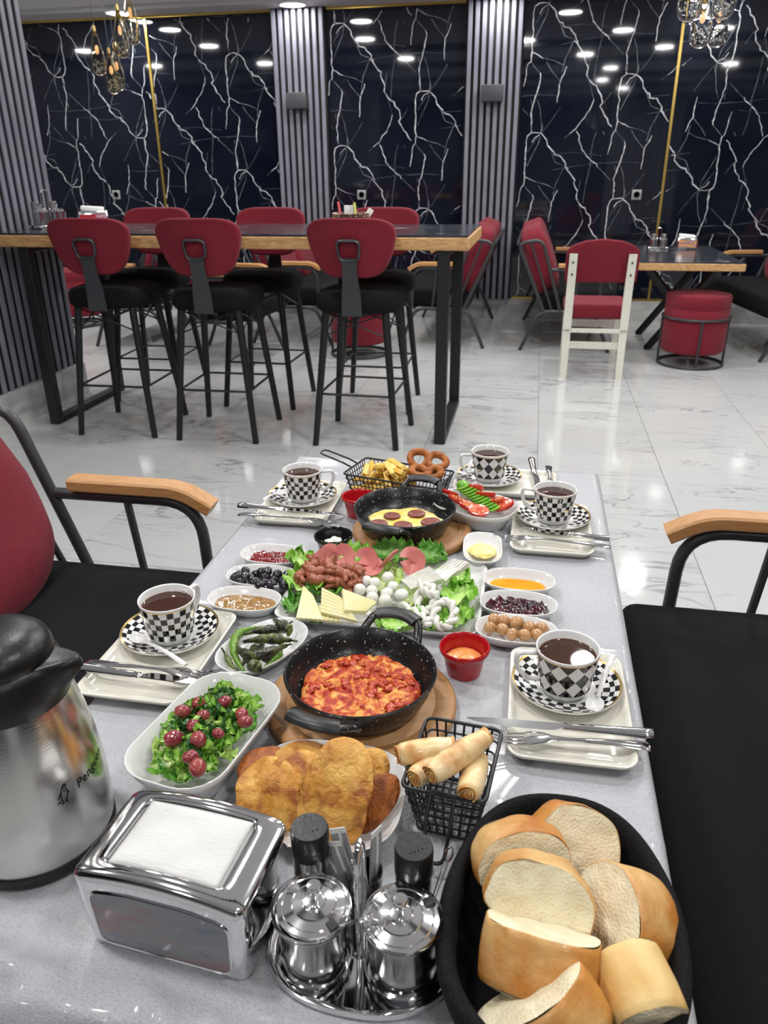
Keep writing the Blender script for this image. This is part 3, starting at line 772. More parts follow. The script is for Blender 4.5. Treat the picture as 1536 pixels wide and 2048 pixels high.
# ---------------------------------------------------------------- china
M_china = mat('white_china', (0.74, 0.74, 0.735), 0.10, coat=0.3)
M_cream2 = mat('cream_china', (0.70, 0.68, 0.60), 0.12, coat=0.3)
M_tea = mat('tea', (0.040, 0.011, 0.006), 0.02, spec=0.6)
M_teaedge = mat('tea_edge', (0.20, 0.075, 0.02), 0.03, spec=0.6)
M_goldrim = mat('gold_rim', (0.62, 0.44, 0.16), 0.22, 0.9)
def check(name, nu, nv, diag=False):
    m = bpy.data.materials.new(name); m.use_nodes = True; nt = m.node_tree; L = nt.links.new; b = nt.nodes['Principled BSDF']
    b.inputs['Roughness'].default_value = 0.10; b.inputs['Coat Weight'].default_value = 0.3
    uv = _n(nt, 'ShaderNodeUVMap'); sp = _n(nt, 'ShaderNodeSeparateXYZ'); L(uv.outputs[0], sp.inputs[0])
    def M(op, a, c):
        q = _n(nt, 'ShaderNodeMath', operation=op)
        for i, w in enumerate((a, c)):
            if w is None: continue
            if isinstance(w, (int, float)): q.inputs[i].default_value = w
            else: L(w, q.inputs[i])
        return q.outputs[0]
    u = M('MULTIPLY', sp.outputs[0], nu); v = M('MULTIPLY', sp.outputs[1], nv)
    if diag: u, v = M('ADD', u, v), M('SUBTRACT', u, v)
    s = M('ADD', M('FLOOR', u, None), M('FLOOR', v, None))
    f = M('GREATER_THAN', M('ABSOLUTE', M('MODULO', s, 2.0), None), 0.5)
    mx = _n(nt, 'ShaderNodeMix', data_type='RGBA'); L(f, mx.inputs[0]); mx.inputs[6].default_value = (0.008, 0.008, 0.010, 1); mx.inputs[7].default_value = (0.80, 0.80, 0.79, 1)
    L(mx.outputs[2], b.inputs['Base Color'])
    return m
M_ck_cup = check('check_cup', 26, 5); M_dia_cup = check('diamond_cup', 11, 2, True); M_ck_sau = check('check_saucer', 34, 4)

def tray(label, cx, cy, a, b, rz=0.0, name='serving_plate', cat='plate', m=None, h=0.016, group=None, r=0.022):
    t = thing(name, label, cat, (cx, cy, T + 0.002), rz, group)
    mb = MB()
    dish(mb, a, b, [(-0.030, 0.0), (-0.012, 0.001), (-0.002, h * 0.75), (0.0, h), (-0.0025, h + 0.0008), (-0.008, h * 0.65), (-0.017, h * 0.36), (-0.034, h * 0.30)], r=r, k=7)
    mb.build('dish_body', m or M_cream2, t, angle=180)
    return t
def cup_set(label, cx, cy, sx, sy, hdl, pat, base=0.0075):
    s = thing('saucer', 'black and white checked saucer with gold rim ' + label, 'saucer', (sx, sy, T + base))
    mb = MB(); R = 0.074
    mb.lathe([(0.026, 0.0), (0.030, 0.0), (0.034, 0.004), (0.060, 0.009), (R - .001, 0.016), (R, 0.0175), (R - 0.001, 0.0185)], 56, cap1=False)
    mb.lathe([(0.040, 0.0075), (0.032, 0.0062), (0.028, 0.0058)], 56, cap0=False)
    mb.m = 1; mb.lathe([(R - 0.004, 0.0172), (0.058, 0.0118), (0.040, 0.0075)], 56, cap0=False, cap1=False, uv=[1.0, 0.5, 0.0])
    mb.m = 2; mb.lathe([(R - 0.001, 0.0185), (R - 0.004, 0.0172)], 56, cap0=False, cap1=False)
    mb.build('saucer_body', [M_china, M_ck_sau, M_goldrim], s, angle=180)
    c = thing('teacup', ('black and white diamond-patterned teacup ' if pat else 'black and white checkered teacup ') + label, 'cup', (cx, cy, T + base + 0.0085), hdl)
    mb = MB(); q = lambda z: 0.0345 + (z - .012) / .056 * 0.0075
    mb.lathe([(0.022, 0.002), (0.026, 0.0), (0.0285, 0.001), (0.0325, 0.006), (q(.012), .012)], 52, cap1=False)
    mb.lathe([(q(.064), .064), (q(.067), .067), (q(.068) - .0010, .0682), (q(.067) - .0026, .0665), (0.0365, 0.045), (0.033, 0.015), (0.028, 0.006), (.012, .005)], 52, cap0=False)
    mb.m = 1; mb.lathe([(q(.012), .012), (q(.038), .038), (q(.0625), .0625)], 52, cap0=False, cap1=False, uv=[0, .515, 1.0])
    mb.m = 2; mb.lathe([(q(.0625), .0625), (q(.0640) + .0002, .064)], 52, cap0=False, cap1=False)
    mb.build('cup_body', [M_china, M_dia_cup if pat else M_ck_cup, M_goldrim], c, angle=180)
    hp = fillet([(0.036, 0, 0.058), (0.066, 0, 0.058), (0.066, 0, 0.036), (0.050, 0, 0.016), (0.033, 0, 0.017)], 0.009, 5)
    MB().tube(hp, 0.0042, 10, flat=0.8).build('handle', M_china, c)
    te = MB(); te.lathe([(0.0385, .0560), (0.0345, .0562), (0.001, .0562)], 40, cap0=False)
    o = te.build('tea', M_tea, loc=(cx, cy, T + base + 0.0085), smooth=False); tag(o, 'dark tea filling the teacup ' + label, 'tea')
    er = MB().tube([(0.0372 * cos(a * pi / 20), 0.0372 * sin(a * pi / 20), .0554) for a in range(40)], 0.0011, 6, closed=True).build('tea_edge', M_teaedge, o)
def teaspoon(label, p, q, z, bowl_up=True, m=None):
    """porcelain spoon from bowl centre p to handle end q"""
    p = Vector((p[0], p[1], z)); q = Vector((q[0], q[1], q[2] if len(q) > 2 else z + .012)); d = q - p; L_ = d.length
    t = thing('spoon', label, 'spoon', tuple(p), atan2(d.y, d.x))
    dz = d.z
    rings = []
    mb = MB(); N = 14
    for i in range(N + 1):
        u = i / N; x = -0.016 + u * 0.036; w = 0.0115 * sqrt(max(0.02, 1 - ((x + .001) / 0.0165) ** 2)) if x < .012 else max(.0035, 0.0115 * sqrt(max(0, 1 - ((x + .001) / 0.0165) ** 2)))
        dep = 0.005 * max(0, 1 - (x / .016) ** 2)
        ring = []
        for k in range(7): y = -w + 2 * w * k / 6; ring.append((x, y, 0.004 - dep * (1 - (y / w) ** 2)))
        for k in range(7): y = w - 2 * w * k / 6; ring.append((x, y, 0.0055 - dep * 0.0 - (0.001 if k in (0, 6) else dep * (1 - (y / w) ** 2))))
        rings.append(ring)
    mb.loft(rings)
    hp = [Vector((0.014 + (L_ - .014) * u, 0, 0.005 + (dz - .002) * u + .004 * sin(pi * u))) for u in [k / 10 for k in range(11)]]
    mb.tube(hp, 0.003, 8, radii=[0.0030 + 0.0014 * (k / 10) for k in range(11)], flat=0.55)
    mb.build('spoon_body', m or M_china, t, angle=60)
    return t

tray('cream rectangular plate under the front right teacup', 0.080, 0.855, 0.078, 0.118, 0.01)
tray('cream rectangular plate under the front left teacup, next to the thermos', -0.503, 0.874, 0.078, 0.118, 0.0)
tray('cream rectangular plate under the rear left teacup', -0.458, 1.452, 0.078, 0.115, 0.02)
tray('cream rectangular plate under the right teacup of the middle row', 0.063, 1.405, 0.077, 0.116, 0.0)
tray('cream rectangular plate set crosswise at the far end of the table', -0.036, 1.634, 0.113, 0.076, -0.03)
cup_set('at the front right of the table', 0.075, 0.882, 0.078, 0.892, radians(188), True)
cup_set('at the front left beside the thermos', -0.505, 0.912, -0.511, 0.921, radians(72), False)
cup_set('at the rear left beside the fries basket', -0.456, 1.460, -0.461, 1.470, radians(25), False)
cup_set('on the right, in the second row', 0.067, 1.437, 0.067, 1.447, radians(165), False)
cup_set('at the far end of the table', -0.073, 1.640, -0.073, 1.649, radians(188), True)
p, q = W(1190, 1408, .030), W(1224, 1318, .038)
teaspoon('white china spoon on the front right saucer', p, q, T + .0265)
p, q = W(277, 1277, .030), W(372, 1334, .032)
teaspoon('white china spoon on the front left saucer', p, q, T + .0265)
p, q = W(563, 985, .030), W(526, 1003, .034)
teaspoon('white china spoon on the rear left saucer', p, q, T + .0265)
p, q = W(932, 946, .030), W(948, 918, .035)
teaspoon('white china spoon on the far saucer beside the cup handle', p, q, T + .0265)

# ---------------------------------------------------------------- cutlery
def knife(label, p, q, m=None):
    d = q - p; L_ = d.length; t = thing('table_knife', label, 'knife', tuple(p)); t.rotation_euler = (0, -atan2(d.z, math.hypot(d.x, d.y)), atan2(d.y, d.x))
    bl = MB(); n = 12; rings = []; lb = L_ * 0.52
    for i in range(n + 1):
        u = i / n; x = u * lb; w = 0.0095 * min(1, 0.12 + 1.5 * u ** .6) if u < .9 else 0.0095 - (u - .9) * .04; y0 = 0.0045 - (1 - min(1, u * 3)) * 0.003
        rings.append([(x, y0 - w * 1.9 * .5 - w * .5, 0.0), (x, y0, -0.0009), (x, y0 + .0005, 0.0), (x, y0, 0.0009)])
    bl.loft(rings).build('blade', M_chrome, t, angle=30)
    hd = MB(); rings = []
    for u, w, h in ((0, .0045, .0025), (.04, .006, .0036), (.07, .005, .003), (.12, .0062, .0038), (.5, .0068, .0044), (.9, .0082, .0054), (.99, .0084, .0056), (1, .0075, .0048)):
        x = lb + u * (L_ - lb); rings.append([(x, y, z) for x_, y, z in [(0, w * cos(a * pi / 6), h * sin(a * pi / 6)) for a in range(12)]])
    hd.loft(rings).build('handle', M_chrome, t, angle=40)
    return t
def fork(label, p, q):
    d = q - p; L_ = d.length; t = thing('table_fork', label, 'fork', tuple(p)); t.rotation_euler = (0, -atan2(d.z, math.hypot(d.x, d.y)), atan2(d.y, d.x))
    mb = MB()
    zc = lambda x: 0.006 * (1 - min(1, x / (L_ * .12))) ** 1 + (-0.004 * sin(pi * min(1, max(0, (x - .0) / (L_ * .3)))))
    for k in range(4):
        y = -0.0096 + 0.0064 * k
        MBt = [(0.0 + 0.046 * u, y * (0.92 + .08 * u), zc(0.046 * u)) for u in [i / 6 for i in range(7)]]
        mb.tube(MBt, .0014, 6, radii=[.0007, .0013, .0015, .0016, .0016, .0017, .0018], flat=.7)
    mb.build('tines', M_chrome, t)
    rings = []
    for x, w, h in ((.043, .0115, .0010), (.052, .0122, .0012), (.066, .0105, .0014), (.078, .0050, .0018), (.088, .0032, .0022), (.11, .0030, .0022), (L_ * .72, .0052, .0020), (L_ * .93, .0082, .0017), (L_ * .99, .0080, .0015), (L_, .004, .001)):
        z = zc(x) + (-0.0035 * ((x / L_ - .9) / .1) if x > L_ * .9 else 0)
        rings.append([(x, w * cos(a * pi / 5), z + h * sin(a * pi / 5)) for a in range(10)])
    MB().loft(rings).build('handle', M_chrome, t, angle=50)
    return t
def stack(lab, kp, kq, fp, fq, zk=.024, zf=.024):
    knife('chrome table knife ' + lab, W(*kp, zk), W(*kq, zk)); fork('chrome table fork ' + lab, W(*fp, zf), W(*fq, zf))
stack('lying across the front right plate', (934, 1436), (1306, 1468), (977, 1468), (1302, 1490), .030, .0245)
stack('lying across the front left plate near the thermos', (440, 1372), (143, 1332), (440, 1352), (170, 1322), .028, .0235)
stack('lying across the rear left plate', (690, 1030), (477, 1010), (688, 1044), (476, 1026), .028, .0235)
stack('lying across the right plate of the middle row', (1050, 1056), (1219, 1078), (986, 1068), (1222, 1092), .028, .0235)
knife('chrome table knife lying lengthwise on the far plate', W(1076, 985, .022), W(1063, 918, .022)); fork('chrome table fork lying lengthwise on the far plate, at its right', W(1102, 985, .022), W(1097, 929, .022))

# ---------------------------------------------------------------- small bowls
def oval(name, label, cx, cy, a, b, rz=0, h=0.022, p=2.5, m=None, cat='dish', r=None, dz=0.0, wall=.0022):
    t = thing(name, label, cat, (cx, cy, T + 0.002 + dz), rz)
    mb = MB(); dish(mb, a, b, [(-b * .50, 0.0), (-b * .42, 0.0), (-b * .30, h * .18), (-b * .10, h * .70), (0, h), (-.0012, h + .0008), (-wall, h), (-b * .12 - wall, h * .68), (-b * .34, h * .26), (-b * .52, h * .16)], p=p, n=56, r=r)
    mb.build('bowl_body', m or M_china, t, angle=180)
    return t
def fill(name, label, cat, cx, cy, a, b, z, m, rz=0, amp=0.0, fr=60, seed=0, dome=0.0, p=2.5, nr=16, nt=56, group=None):
    """lumpy surface of something that fills a dish"""
    mb = MB(); rings = []
    for i in range(nr + 1):
        k = 1 - i / nr * .97; ring = []
        for x, y, _ in ell(a * k, b * k, 0, nt, p=p):
            zz = dome * (1 - k * k) + amp * (noise.noise(Vector((x * fr, y * fr, seed))) + .5 * noise.noise(Vector((x * fr * 2.3, y * fr * 2.3, seed + 3)))) * (1 if k < .97 else .3)
            wob = 1 + (0.05 * noise.noise(Vector((x * 40, y * 40, seed + 9))) if amp else 0)
            ring.append((x * wob, y * wob, zz - (.001 if i == 0 else 0)))
        rings.append(ring)
    mb.loft([[(x * .93, y * .93, z_ - .004) for x, y, z_ in rings[0]]] + rings, cap0=True, cap1=True)
    o = mb.build(name, m, loc=(cx, cy, T + z), rot=(0, 0, rz), angle=180)
    return tag(o, label, cat, group)
DA, DB = 0.061, 0.0385
oval('oval_dish', 'white oval dish holding the red jam', -0.434, 1.187, DA, DB)
oval('oval_dish', 'white oval dish holding the black olives', -0.427, 1.106, DA + .003, DB)
oval('oval_dish', 'white oval dish holding the tahini spread', -0.431, 1.026, DA, DB)
oval('oval_dish', 'white oval dish holding the honey', 0.007, 1.166, DA, DB)
oval('oval_dish', 'white oval dish holding the dark berry jam', 0.008, 1.088, DA + .001, DB)
oval('oval_dish', 'white oval dish holding the green olives', 0.007, 1.010, DA + .001, DB)
oval('oval_dish', 'white oval dish holding the grilled peppers', -0.358, 0.905, 0.078, 0.050, radians(64), p=2.3)
oval('butter_dish', 'small square white dish holding the butter', -0.062, 1.274, 0.036, 0.062, radians(4), h=0.024, p=3.2)
oval('tomato_bowl', 'white rounded bowl of sliced tomato and cucumber', -0.088, 1.432, 0.086, 0.062, radians(-24), h=0.042, p=3.0)
oval('salad_bowl', 'large white rounded bowl of green salad beside the napkin holder', -0.352, 0.688, 0.104, 0.064, radians(80), h=0.050, r=0.046)
oval('bread_plate', 'white rounded plate under the fried dough pieces', -0.192, 0.632, 0.090, 0.082, radians(0), h=0.026, p=3.0)
pl = thing('platter', 'large white rectangular platter of lettuce, cold cuts and cheese', 'platter', (-0.211, 1.106, T + .002))
mb = MB(); dish(mb, 0.163, 0.118, [(-.03, 0), (-.012, 0), (-.002, .012), (0, .016), (-.0025, .0168), (-.008, .010), (-.018, .005), (-.034, .0045)], r=0.022, k=7); mb.build('dish_body', M_china, pl, angle=180)

M_ramr = mat('red_melamine', (0.42, 0.006, 0.012), 0.22, coat=0.3)
M_ramb = mat('black_melamine', (0.010, 0.011, 0.013), 0.18, coat=0.3)
def ramekin(label, cx, cy, m, R=0.036):
    t = thing('ramekin', label, 'ramekin', (cx, cy, T + .002)); mb = MB(); seg = 96
    rings = []
    for r, z, fl in ((.60, 0, 0), (.66, .0, 0), (.68, .003, 0), (.70, .006, .016), (.80, .025, .016), (.885, .036, .016), (.93, .038, 0), (.99, .0385, 0), (1.0, .041, 0), (.985, .044, 0), (.94, .045, 0), (.89, .0435, 0), (.86, .038, 0), (.78, .02, 0), (.68, .008, 0), (.5, .006, 0)):
        rings.append([(R * (r - (fl if j % 3 == 0 else 0)) * cos(2 * pi * j / seg), R * (r - (fl if j % 3 == 0 else 0)) * sin(2 * pi * j / seg), z) for j in range(seg)])
    mb.loft(rings).build('ramekin_body', m, t, angle=50)
ramekin('red ribbed ramekin of orange sauce beside the big pan', -0.063, 0.918, M_ramr)
ramekin('red ribbed ramekin of ketchup beside the fries basket', -0.328, 1.428, M_ramr)
ramekin('black ribbed ramekin of mayonnaise beside the sausage pan', -0.334, 1.238, M_ramb)
fill('orange_sauce', 'orange sauce in the front red ramekin', 'sauce', -0.063, 0.918, .0275, .0275, .025, mat('orange_sauce', (0.85, 0.33, 0.10), 0.25, sss=.2), amp=.002, dome=.003, p=2)
fill('ketchup', 'ketchup at the bottom of the rear red ramekin', 'sauce', -0.328, 1.428, .0265, .0265, .020, mat('ketchup', (0.30, 0.008, 0.008), 0.15), amp=.001, p=2)
mm = MB(); 
for k, (x, y, s) in enumerate(((-.006, 0, .012), (.004, .004, .011), (.010, -.003, .009), (0, .006, .008))): mm.blob((x, y, .024 + .002 * (k % 2)), (s, s * .75, .007), .3, 2, k, 2)
tag(mm.build('mayonnaise', mat('mayo', (0.85, 0.83, 0.74), 0.25, sss=.2), loc=(-0.334, 1.238, T + .006), angle=180), 'dollop of white mayonnaise in the black ramekin', 'sauce')

# ---------------------------------------------------------------- pans on wooden boards
M_board = mat('board_wood', (0.36, 0.17, 0.06), 0.5, col2=(0.46, 0.25, 0.10), scale=9, stretch=(1, 7, 7), lo=0.3, hi=0.7, bump=0.25, bscale=50)
def speck():
    m = mat('granite_coating', (0.010, 0.010, 0.011), 0.28, col2=(0.45, 0.45, 0.44), scale=240, detail=1.0, lo=0.70, hi=0.72, bump=0.15, bscale=250)
    return m
M_pan = speck(); M_grip = mat('silicone_grip', (0.012, 0.013, 0.014), 0.38)
def board(label, cx, cy, R, rz):
    t = thing('wooden_board', label, 'board', (cx, cy, T + .002), rz)
    MB().lathe([(R - .004, 0), (R, .004), (R, .012), (R - .004, .016), (R * .795, .016), (R * .785, .0145), (R * .775, .0145), (R * .765, .016), (.01, .016)], 72).build('board_body', M_board, t, angle=50)
board('round wooden board under the big pan of tomato eggs', -0.190, 0.815, 0.126, 0.3)
board('round wooden board under the pan of eggs and sausage', -0.205, 1.352, 0.116, 1.0)
def pan(label, cx, cy, R, ax, h=0.046):
    t = thing('cast_pan', label, 'pan', (cx, cy, T + .019), ax)
    MB().lathe([(R * .74, 0), (R * .79, .001), (R * .83, .006), (R * .93, .026), (R * .99, h - .004), (R, h), (R - .002, h + .002), (R - .005, h), (R * .90, .026), (R * .80, .008), (R * .74, .005), (.01, .0045)], 72).build('pan_body', M_pan, t, angle=50)
    for s in (1, -1):
        ha = MB(); R0 = R - .004
        pts = [(s * (R0 + .000), -.042, h - .010), (s * (R0 + .006), -.040, h - .004), (s * (R + .022), -.034, h + .007), (s * (R + .028), -.018, h + .010), (s * (R + .030), 0, h + .011), (s * (R + .028), .018, h + .010), (s * (R + .022), .034, h + .007), (s * (R0 + .006), .040, h - .004), (s * (R0), .042, h - .010)]
        sec = []
        P = [Vector(p) for p in pts]
        P = fillet(P, .010, 3)
        ha.tube(P, .0062, 10, flat=.75)
        hh = ha.build('handle', M_pan, t)
        g = MB(); gp = [Vector((s * (R + .0225), -.031, h + .0075)), Vector((s * (R + .028), -.018, h + .0102)), Vector((s * (R + .0305), 0, h + .0112)), Vector((s * (R + .028), .018, h + .0102)), Vector((s * (R + .0225), .031, h + .0075))]
        g.tube(fillet(gp, .01, 3), .0118, 12, flat=.55)
        go = g.build('grip', M_grip, hh)
        MB().tube([p + Vector((0, 0, .0062)) for p in fillet(gp[1:-1], .01, 3)], .0016, 6, flat=.5)
    return t
pan('big black speckled pan of tomato and scrambled eggs', -0.190, 0.812, 0.100, radians(77))
pan('smaller black speckled pan of eggs with sliced sausage', -0.218, 1.343, 0.099, radians(80))
# ================================================================= food
def local(name, label, cat, c, mb, m, rot=None, group=None, angle=180, kind=None):
    o = mb.build(name, m, loc=tuple(c), rot=rot, angle=angle, kind=kind); return tag(o, label, cat, group)
RF = random.Random(11)
# --- lettuce leaves
def leafmat(name, c1, c2, c3):
    m = bpy.data.materials.new(name); m.use_nodes = True; nt = m.node_tree; L = nt.links.new; b = nt.nodes['Principled BSDF']
    b.inputs['Roughness'].default_value = 0.32; b.inputs['Subsurface Weight'].default_value = 0.0; b.inputs['Transmission Weight'].default_value = 0.0
    uv = _n(nt, 'ShaderNodeUVMap'); sp = _n(nt, 'ShaderNodeSeparateXYZ'); L(uv.outputs[0], sp.inputs[0])
    # distance from the midrib
    s = _n(nt, 'ShaderNodeMath', operation='SUBTRACT'); L(sp.outputs[1], s.inputs[0]); s.inputs[1].default_value = .5
    a = _n(nt, 'ShaderNodeMath', operation='ABSOLUTE'); L(s.outputs[0], a.inputs[0])
    r = _n(nt, 'ShaderNodeMapRange'); L(a.outputs[0], r.inputs[0]); r.inputs[1].default_value = 0.01; r.inputs[2].default_value = 0.22
    mx = _n(nt, 'ShaderNodeMix', data_type='RGBA'); L(r.outputs[0], mx.inputs[0]); mx.inputs[6].default_value = (*c3, 1)
    q = _n(nt, 'ShaderNodeTexNoise'); q.inputs['Scale'].default_value = 55; q.inputs['Detail'].default_value = 3; tc = _n(nt, 'ShaderNodeTexCoord'); L(tc.outputs['Object'], q.inputs['Vector'])
    r2 = _n(nt, 'ShaderNodeMapRange'); L(q.outputs[0], r2.inputs[0]); r2.inputs[1].default_value = .35; r2.inputs[2].default_value = .65
    m2 = _n(nt, 'ShaderNodeMix', data_type='RGBA'); L(r2.outputs[0], m2.inputs[0]); m2.inputs[6].default_value = (*c1, 1); m2.inputs[7].default_value = (*c2, 1)
    L(m2.outputs[2], mx.inputs[7]); L(mx.outputs[2], b.inputs['Base Color'])
    bp = _n(nt, 'ShaderNodeBump'); bp.inputs['Strength'].default_value = .6; bp.inputs['Distance'].default_value = .0015
    q2 = _n(nt, 'ShaderNodeTexVoronoi'); q2.inputs['Scale'].default_value = 160; L(tc.outputs['Object'], q2.inputs['Vector']); L(q2.outputs[0], bp.inputs['Height']); L(bp.outputs[0], b.inputs['Normal'])
    return m
M_let = leafmat('lettuce', (0.16, 0.40, 0.035), (0.32, 0.60, 0.09), (0.52, 0.72, 0.24))
M_letl = leafmat('pale_lettuce', (0.36, 0.58, 0.10), (0.52, 0.68, 0.22), (0.72, 0.80, 0.48))
M_letd = leafmat('dark_lettuce', (0.06, 0.22, 0.02), (0.13, 0.36, 0.045), (0.20, 0.38, 0.09))
M_parsley = leafmat('parsley', (0.012, 0.075, 0.012), (0.03, 0.14, 0.02), (0.06, 0.18, 0.04))
def leaf_mb(L, Wd, seed, ruff=.006, curl=.010, fr=9.0, nu=34, nv=22):
    mb = MB(); ph = seed * 1.37
    def fn(u, v):
        y = 2 * v - 1; pr = (sin(pi * min(1, (u * .93 + .07))) ** .45) * (1 + .045 * sin(u * 31 + ph) + .03 * sin(u * 57 + ph * 2) + .16 * noise.noise(Vector((u * 9, y * .8, seed))))
        x = (u - .5) * L * (1 - .12 * y * y) + .004 * sin(9 * y + ph); Y = y * Wd / 2 * pr
        e = abs(y) ** 1.8; e2 = max(0, (u - .6) / .4) ** 1.5; ee = min(1.2, e + e2)
        z = curl * (y * y) * .9 + curl * .6 * (2 * u - 1) ** 2 + ruff * ee * (sin(u * fr * pi + ph + 1.3 * (y > 0)) + .5 * sin(u * fr * 2.1 * pi + ph * 3 + y * 4)) + ruff * .7 * e2 * sin(y * fr * 1.5 + ph)
        z += .0035 * noise.noise(Vector((x * 60, Y * 60, seed)))
        return (x, Y, z)
    mb.grid(nu, nv, fn, uv=True)
    return mb
def leaf(label, c, L, Wd, rz, m, seed, tx=0, ty=0, ruff=.006, curl=.010, cat='lettuce leaf', name='lettuce_leaf', group=None, fr=9.0, nu=34, nv=22):
    return local(name, label, cat, c, leaf_mb(L, Wd, seed, ruff, curl, fr, nu, nv), m, (tx, ty, rz), group)
PLV = [  # px, py, dz, length, width, heading(deg), tilt x, tilt y, mat, label
 (612, 1165, .022, .085, .070, 95, .1, .0, M_let, 'green lettuce leaf under the sausages at the left of the platter'),
 (600, 1125, .026, .060, .055, 110, .3, 0, M_let, 'small ruffled lettuce leaf at the far left corner of the platter'),
 (655, 1180, .020, .080, .060, 10, 0, 0, M_letd, 'dark lettuce leaf between the sausages and the yellow cheese'),
 (700, 1112, .024, .075, .050, 20, .45, 0, M_let, 'lettuce leaf standing behind the left salami slices'),
 (790, 1106, .024, .080, .050, 5, .5, 0, M_letd, 'lettuce leaf standing behind the middle salami slices'),
 (862, 1110, .024, .060, .050, -15, .45, 0, M_letd, 'dark lettuce leaf at the far right behind the salami'),
 (770, 1165, .018, .085, .060, 80, 0, 0, M_letl, 'pale lettuce leaf under the white cheese balls'),
 (835, 1195, .018, .085, .060, 70, 0, .1, M_letl, 'pale lettuce leaf between cheese balls and cheese braids'),
 (905, 1160, .022, .070, .060, 60, 0, .2, M_let, 'lettuce leaf right of the white cheese slab'),
 (920, 1195, .022, .085, .060, 85, -.1, .1, M_let, 'large lettuce leaf along the right rim of the platter'),
 (915, 1240, .020, .060, .055, 100, -.2, .1, M_let, 'lettuce leaf at the near right corner of the platter'),
 (860, 1245, .018, .070, .050, 175, -.15, 0, M_let, 'lettuce leaf between the cheese braids and the near rim'),
 (790, 1250, .018, .070, .045, 185, -.15, 0, M_let, 'lettuce leaf hanging over the near rim behind the pan handle'),
 (592, 1215, .016, .050, .040, 95, -.1, 0, M_letd, 'lettuce leaf under the leftmost yellow cheese'),
 (640, 1238, .014, .050, .030, 190, -.2, 0, M_let, 'lettuce leaf tip at the near rim under the yellow cheese')]
for i, (px, py, dz, L, w, hd, tx, ty, m, lb) in enumerate(PLV):
    leaf(lb, W(px, py, dz), L, w, radians(hd), m, i + 1, tx, ty)
# --- sausages: short curled pieces with cross-cut ends
M_saus = mat('sausage', (0.27, 0.075, 0.035), 0.34, col2=(0.36, 0.12, 0.065), scale=45, lo=.4, hi=.65, bump=.3, bscale=120)
def sausage(label, c, L, rz, seed, rx=0):
    rs = random.Random(seed); mb = MB(); b = rs.uniform(.004, .008) * rs.choice((-1, 1))
    n = 12; pts = [Vector((L * (u - .5) * .62, b * (1 - (2 * u - 1) ** 2), 0)) for u in [i / n for i in range(n + 1)]]
    mb.tube(pts, .0085, 12, radii=[.0092 + .001 * sin(i * .9) for i in range(n + 1)])
    for e in (0, -1):
        p = pts[e]; d = (pts[0] - pts[1] if e == 0 else pts[-1] - pts[-2]).normalized()
        for k in range(4):
            a = pi / 4 + k * pi / 2; s_ = Vector((0, cos(a), sin(a)))
            q = [p - d * .004 + s_ * .0035, p + d * .006 + s_ * .006, p + d * .013 + s_ * (.0095 + rs.uniform(0, .003))]
            mb.tube(q, .004, 8, radii=[.0056, .0050, .0030])
    return local('sausage_piece', label, 'sausage', c, mb, M_saus, (rx, 0, rz))
for i, (px, py, dz, L, hd, lb) in enumerate((
    (627, 1126, .036, .034, 95, 'upright cross-cut sausage piece at the far left of the pile'), (634, 1141, .040, .042, 0, 'cross-cut sausage piece lying level near the left of the pile'),
    (606, 1153, .032, .026, 60, 'stubby sausage piece touching the lettuce at the left edge'), (636, 1158, .034, .040, -5, 'lowest left cross-cut sausage piece of the pile'),
    (662, 1132, .045, .044, -60, 'cross-cut sausage piece slanting down from the salami'), (684, 1150, .044, .044, -35, 'cross-cut sausage piece with splayed ends in the middle of the pile'),
    (684, 1168, .036, .044, -12, 'nearest cross-cut sausage piece in the middle of the pile'), (706, 1141, .042, .044, -18, 'cross-cut sausage piece right of the middle, under the salami'),
    (706, 1160, .034, .040, -40, 'cross-cut sausage piece beside the white cheese balls'))):
    sausage(lb, W(px, py, dz), L, radians(hd), i + 3, 0.2 * (i % 3 - 1))
# --- salami slices: thin discs with a slit, curled into shallow cones
M_sal = mat('salami', (0.62, 0.18, 0.17), 0.34, col2=(0.70, 0.25, 0.22), scale=60, lo=.4, hi=.7, bump=.1, bscale=90)
def salami(label, c, R, rot, a0=.5, cone=.5, th=.0018):
    mb = MB(); n = 34; P = []
    def pt(r, t, dz): return (r * R * cos(t), r * R * sin(t), cone * R * r * (0.5 + .5 * cos(t * 1.0)) * .7 + dz)
    rings = []
    for i in range(n + 1):
        t = -pi + a0 / 2 + (2 * pi - a0) * i / n
        rings.append([pt(.10, t, 0), pt(.55, t, 0), pt(1, t, 0), pt(1, t, th), pt(.55, t, th), pt(.10, t, th)])
    mb.loft(rings)
    return local('salami_slice', label, 'salami', c, mb, M_sal, rot, angle=50)
for px, py, dz, R, rot, a0, cn, lb in (
    (652, 1116, .044, .019, (1.05, 0, .3), .3, .3, 'leftmost pink salami slice, partly in shadow'), (684, 1113, .046, .022, (1.0, .3, 1.0), .9, .6, 'tall folded salami slice above the sausages'),
    (660, 1108, .036, .019, (.9, 0, -.1), .3, .2, 'small salami slice peeking out behind the folded one'), (732, 1121, .044, .023, (.95, .0, -.1), .5, .5, 'round salami slice with a slit towards the right'),
    (741, 1133, .038, .021, (.5, .1, .3), .4, .3, 'salami slice lying under the round one with a slit'), (780, 1120, .046, .0235, (1.0, .0, -1.9), .8, .2, 'salami slice with a wide notch at its top'),
    (822, 1117, .040, .021, (.8, 0, 0.4), .4, .3, 'rear salami slice of the rightmost pair'), (830, 1127, .042, .023, (.95, 0, -.35), 1.0, .5, 'front salami slice of the rightmost pair')):
    salami(lb, W(px, py, dz), R, rot, a0, cn)
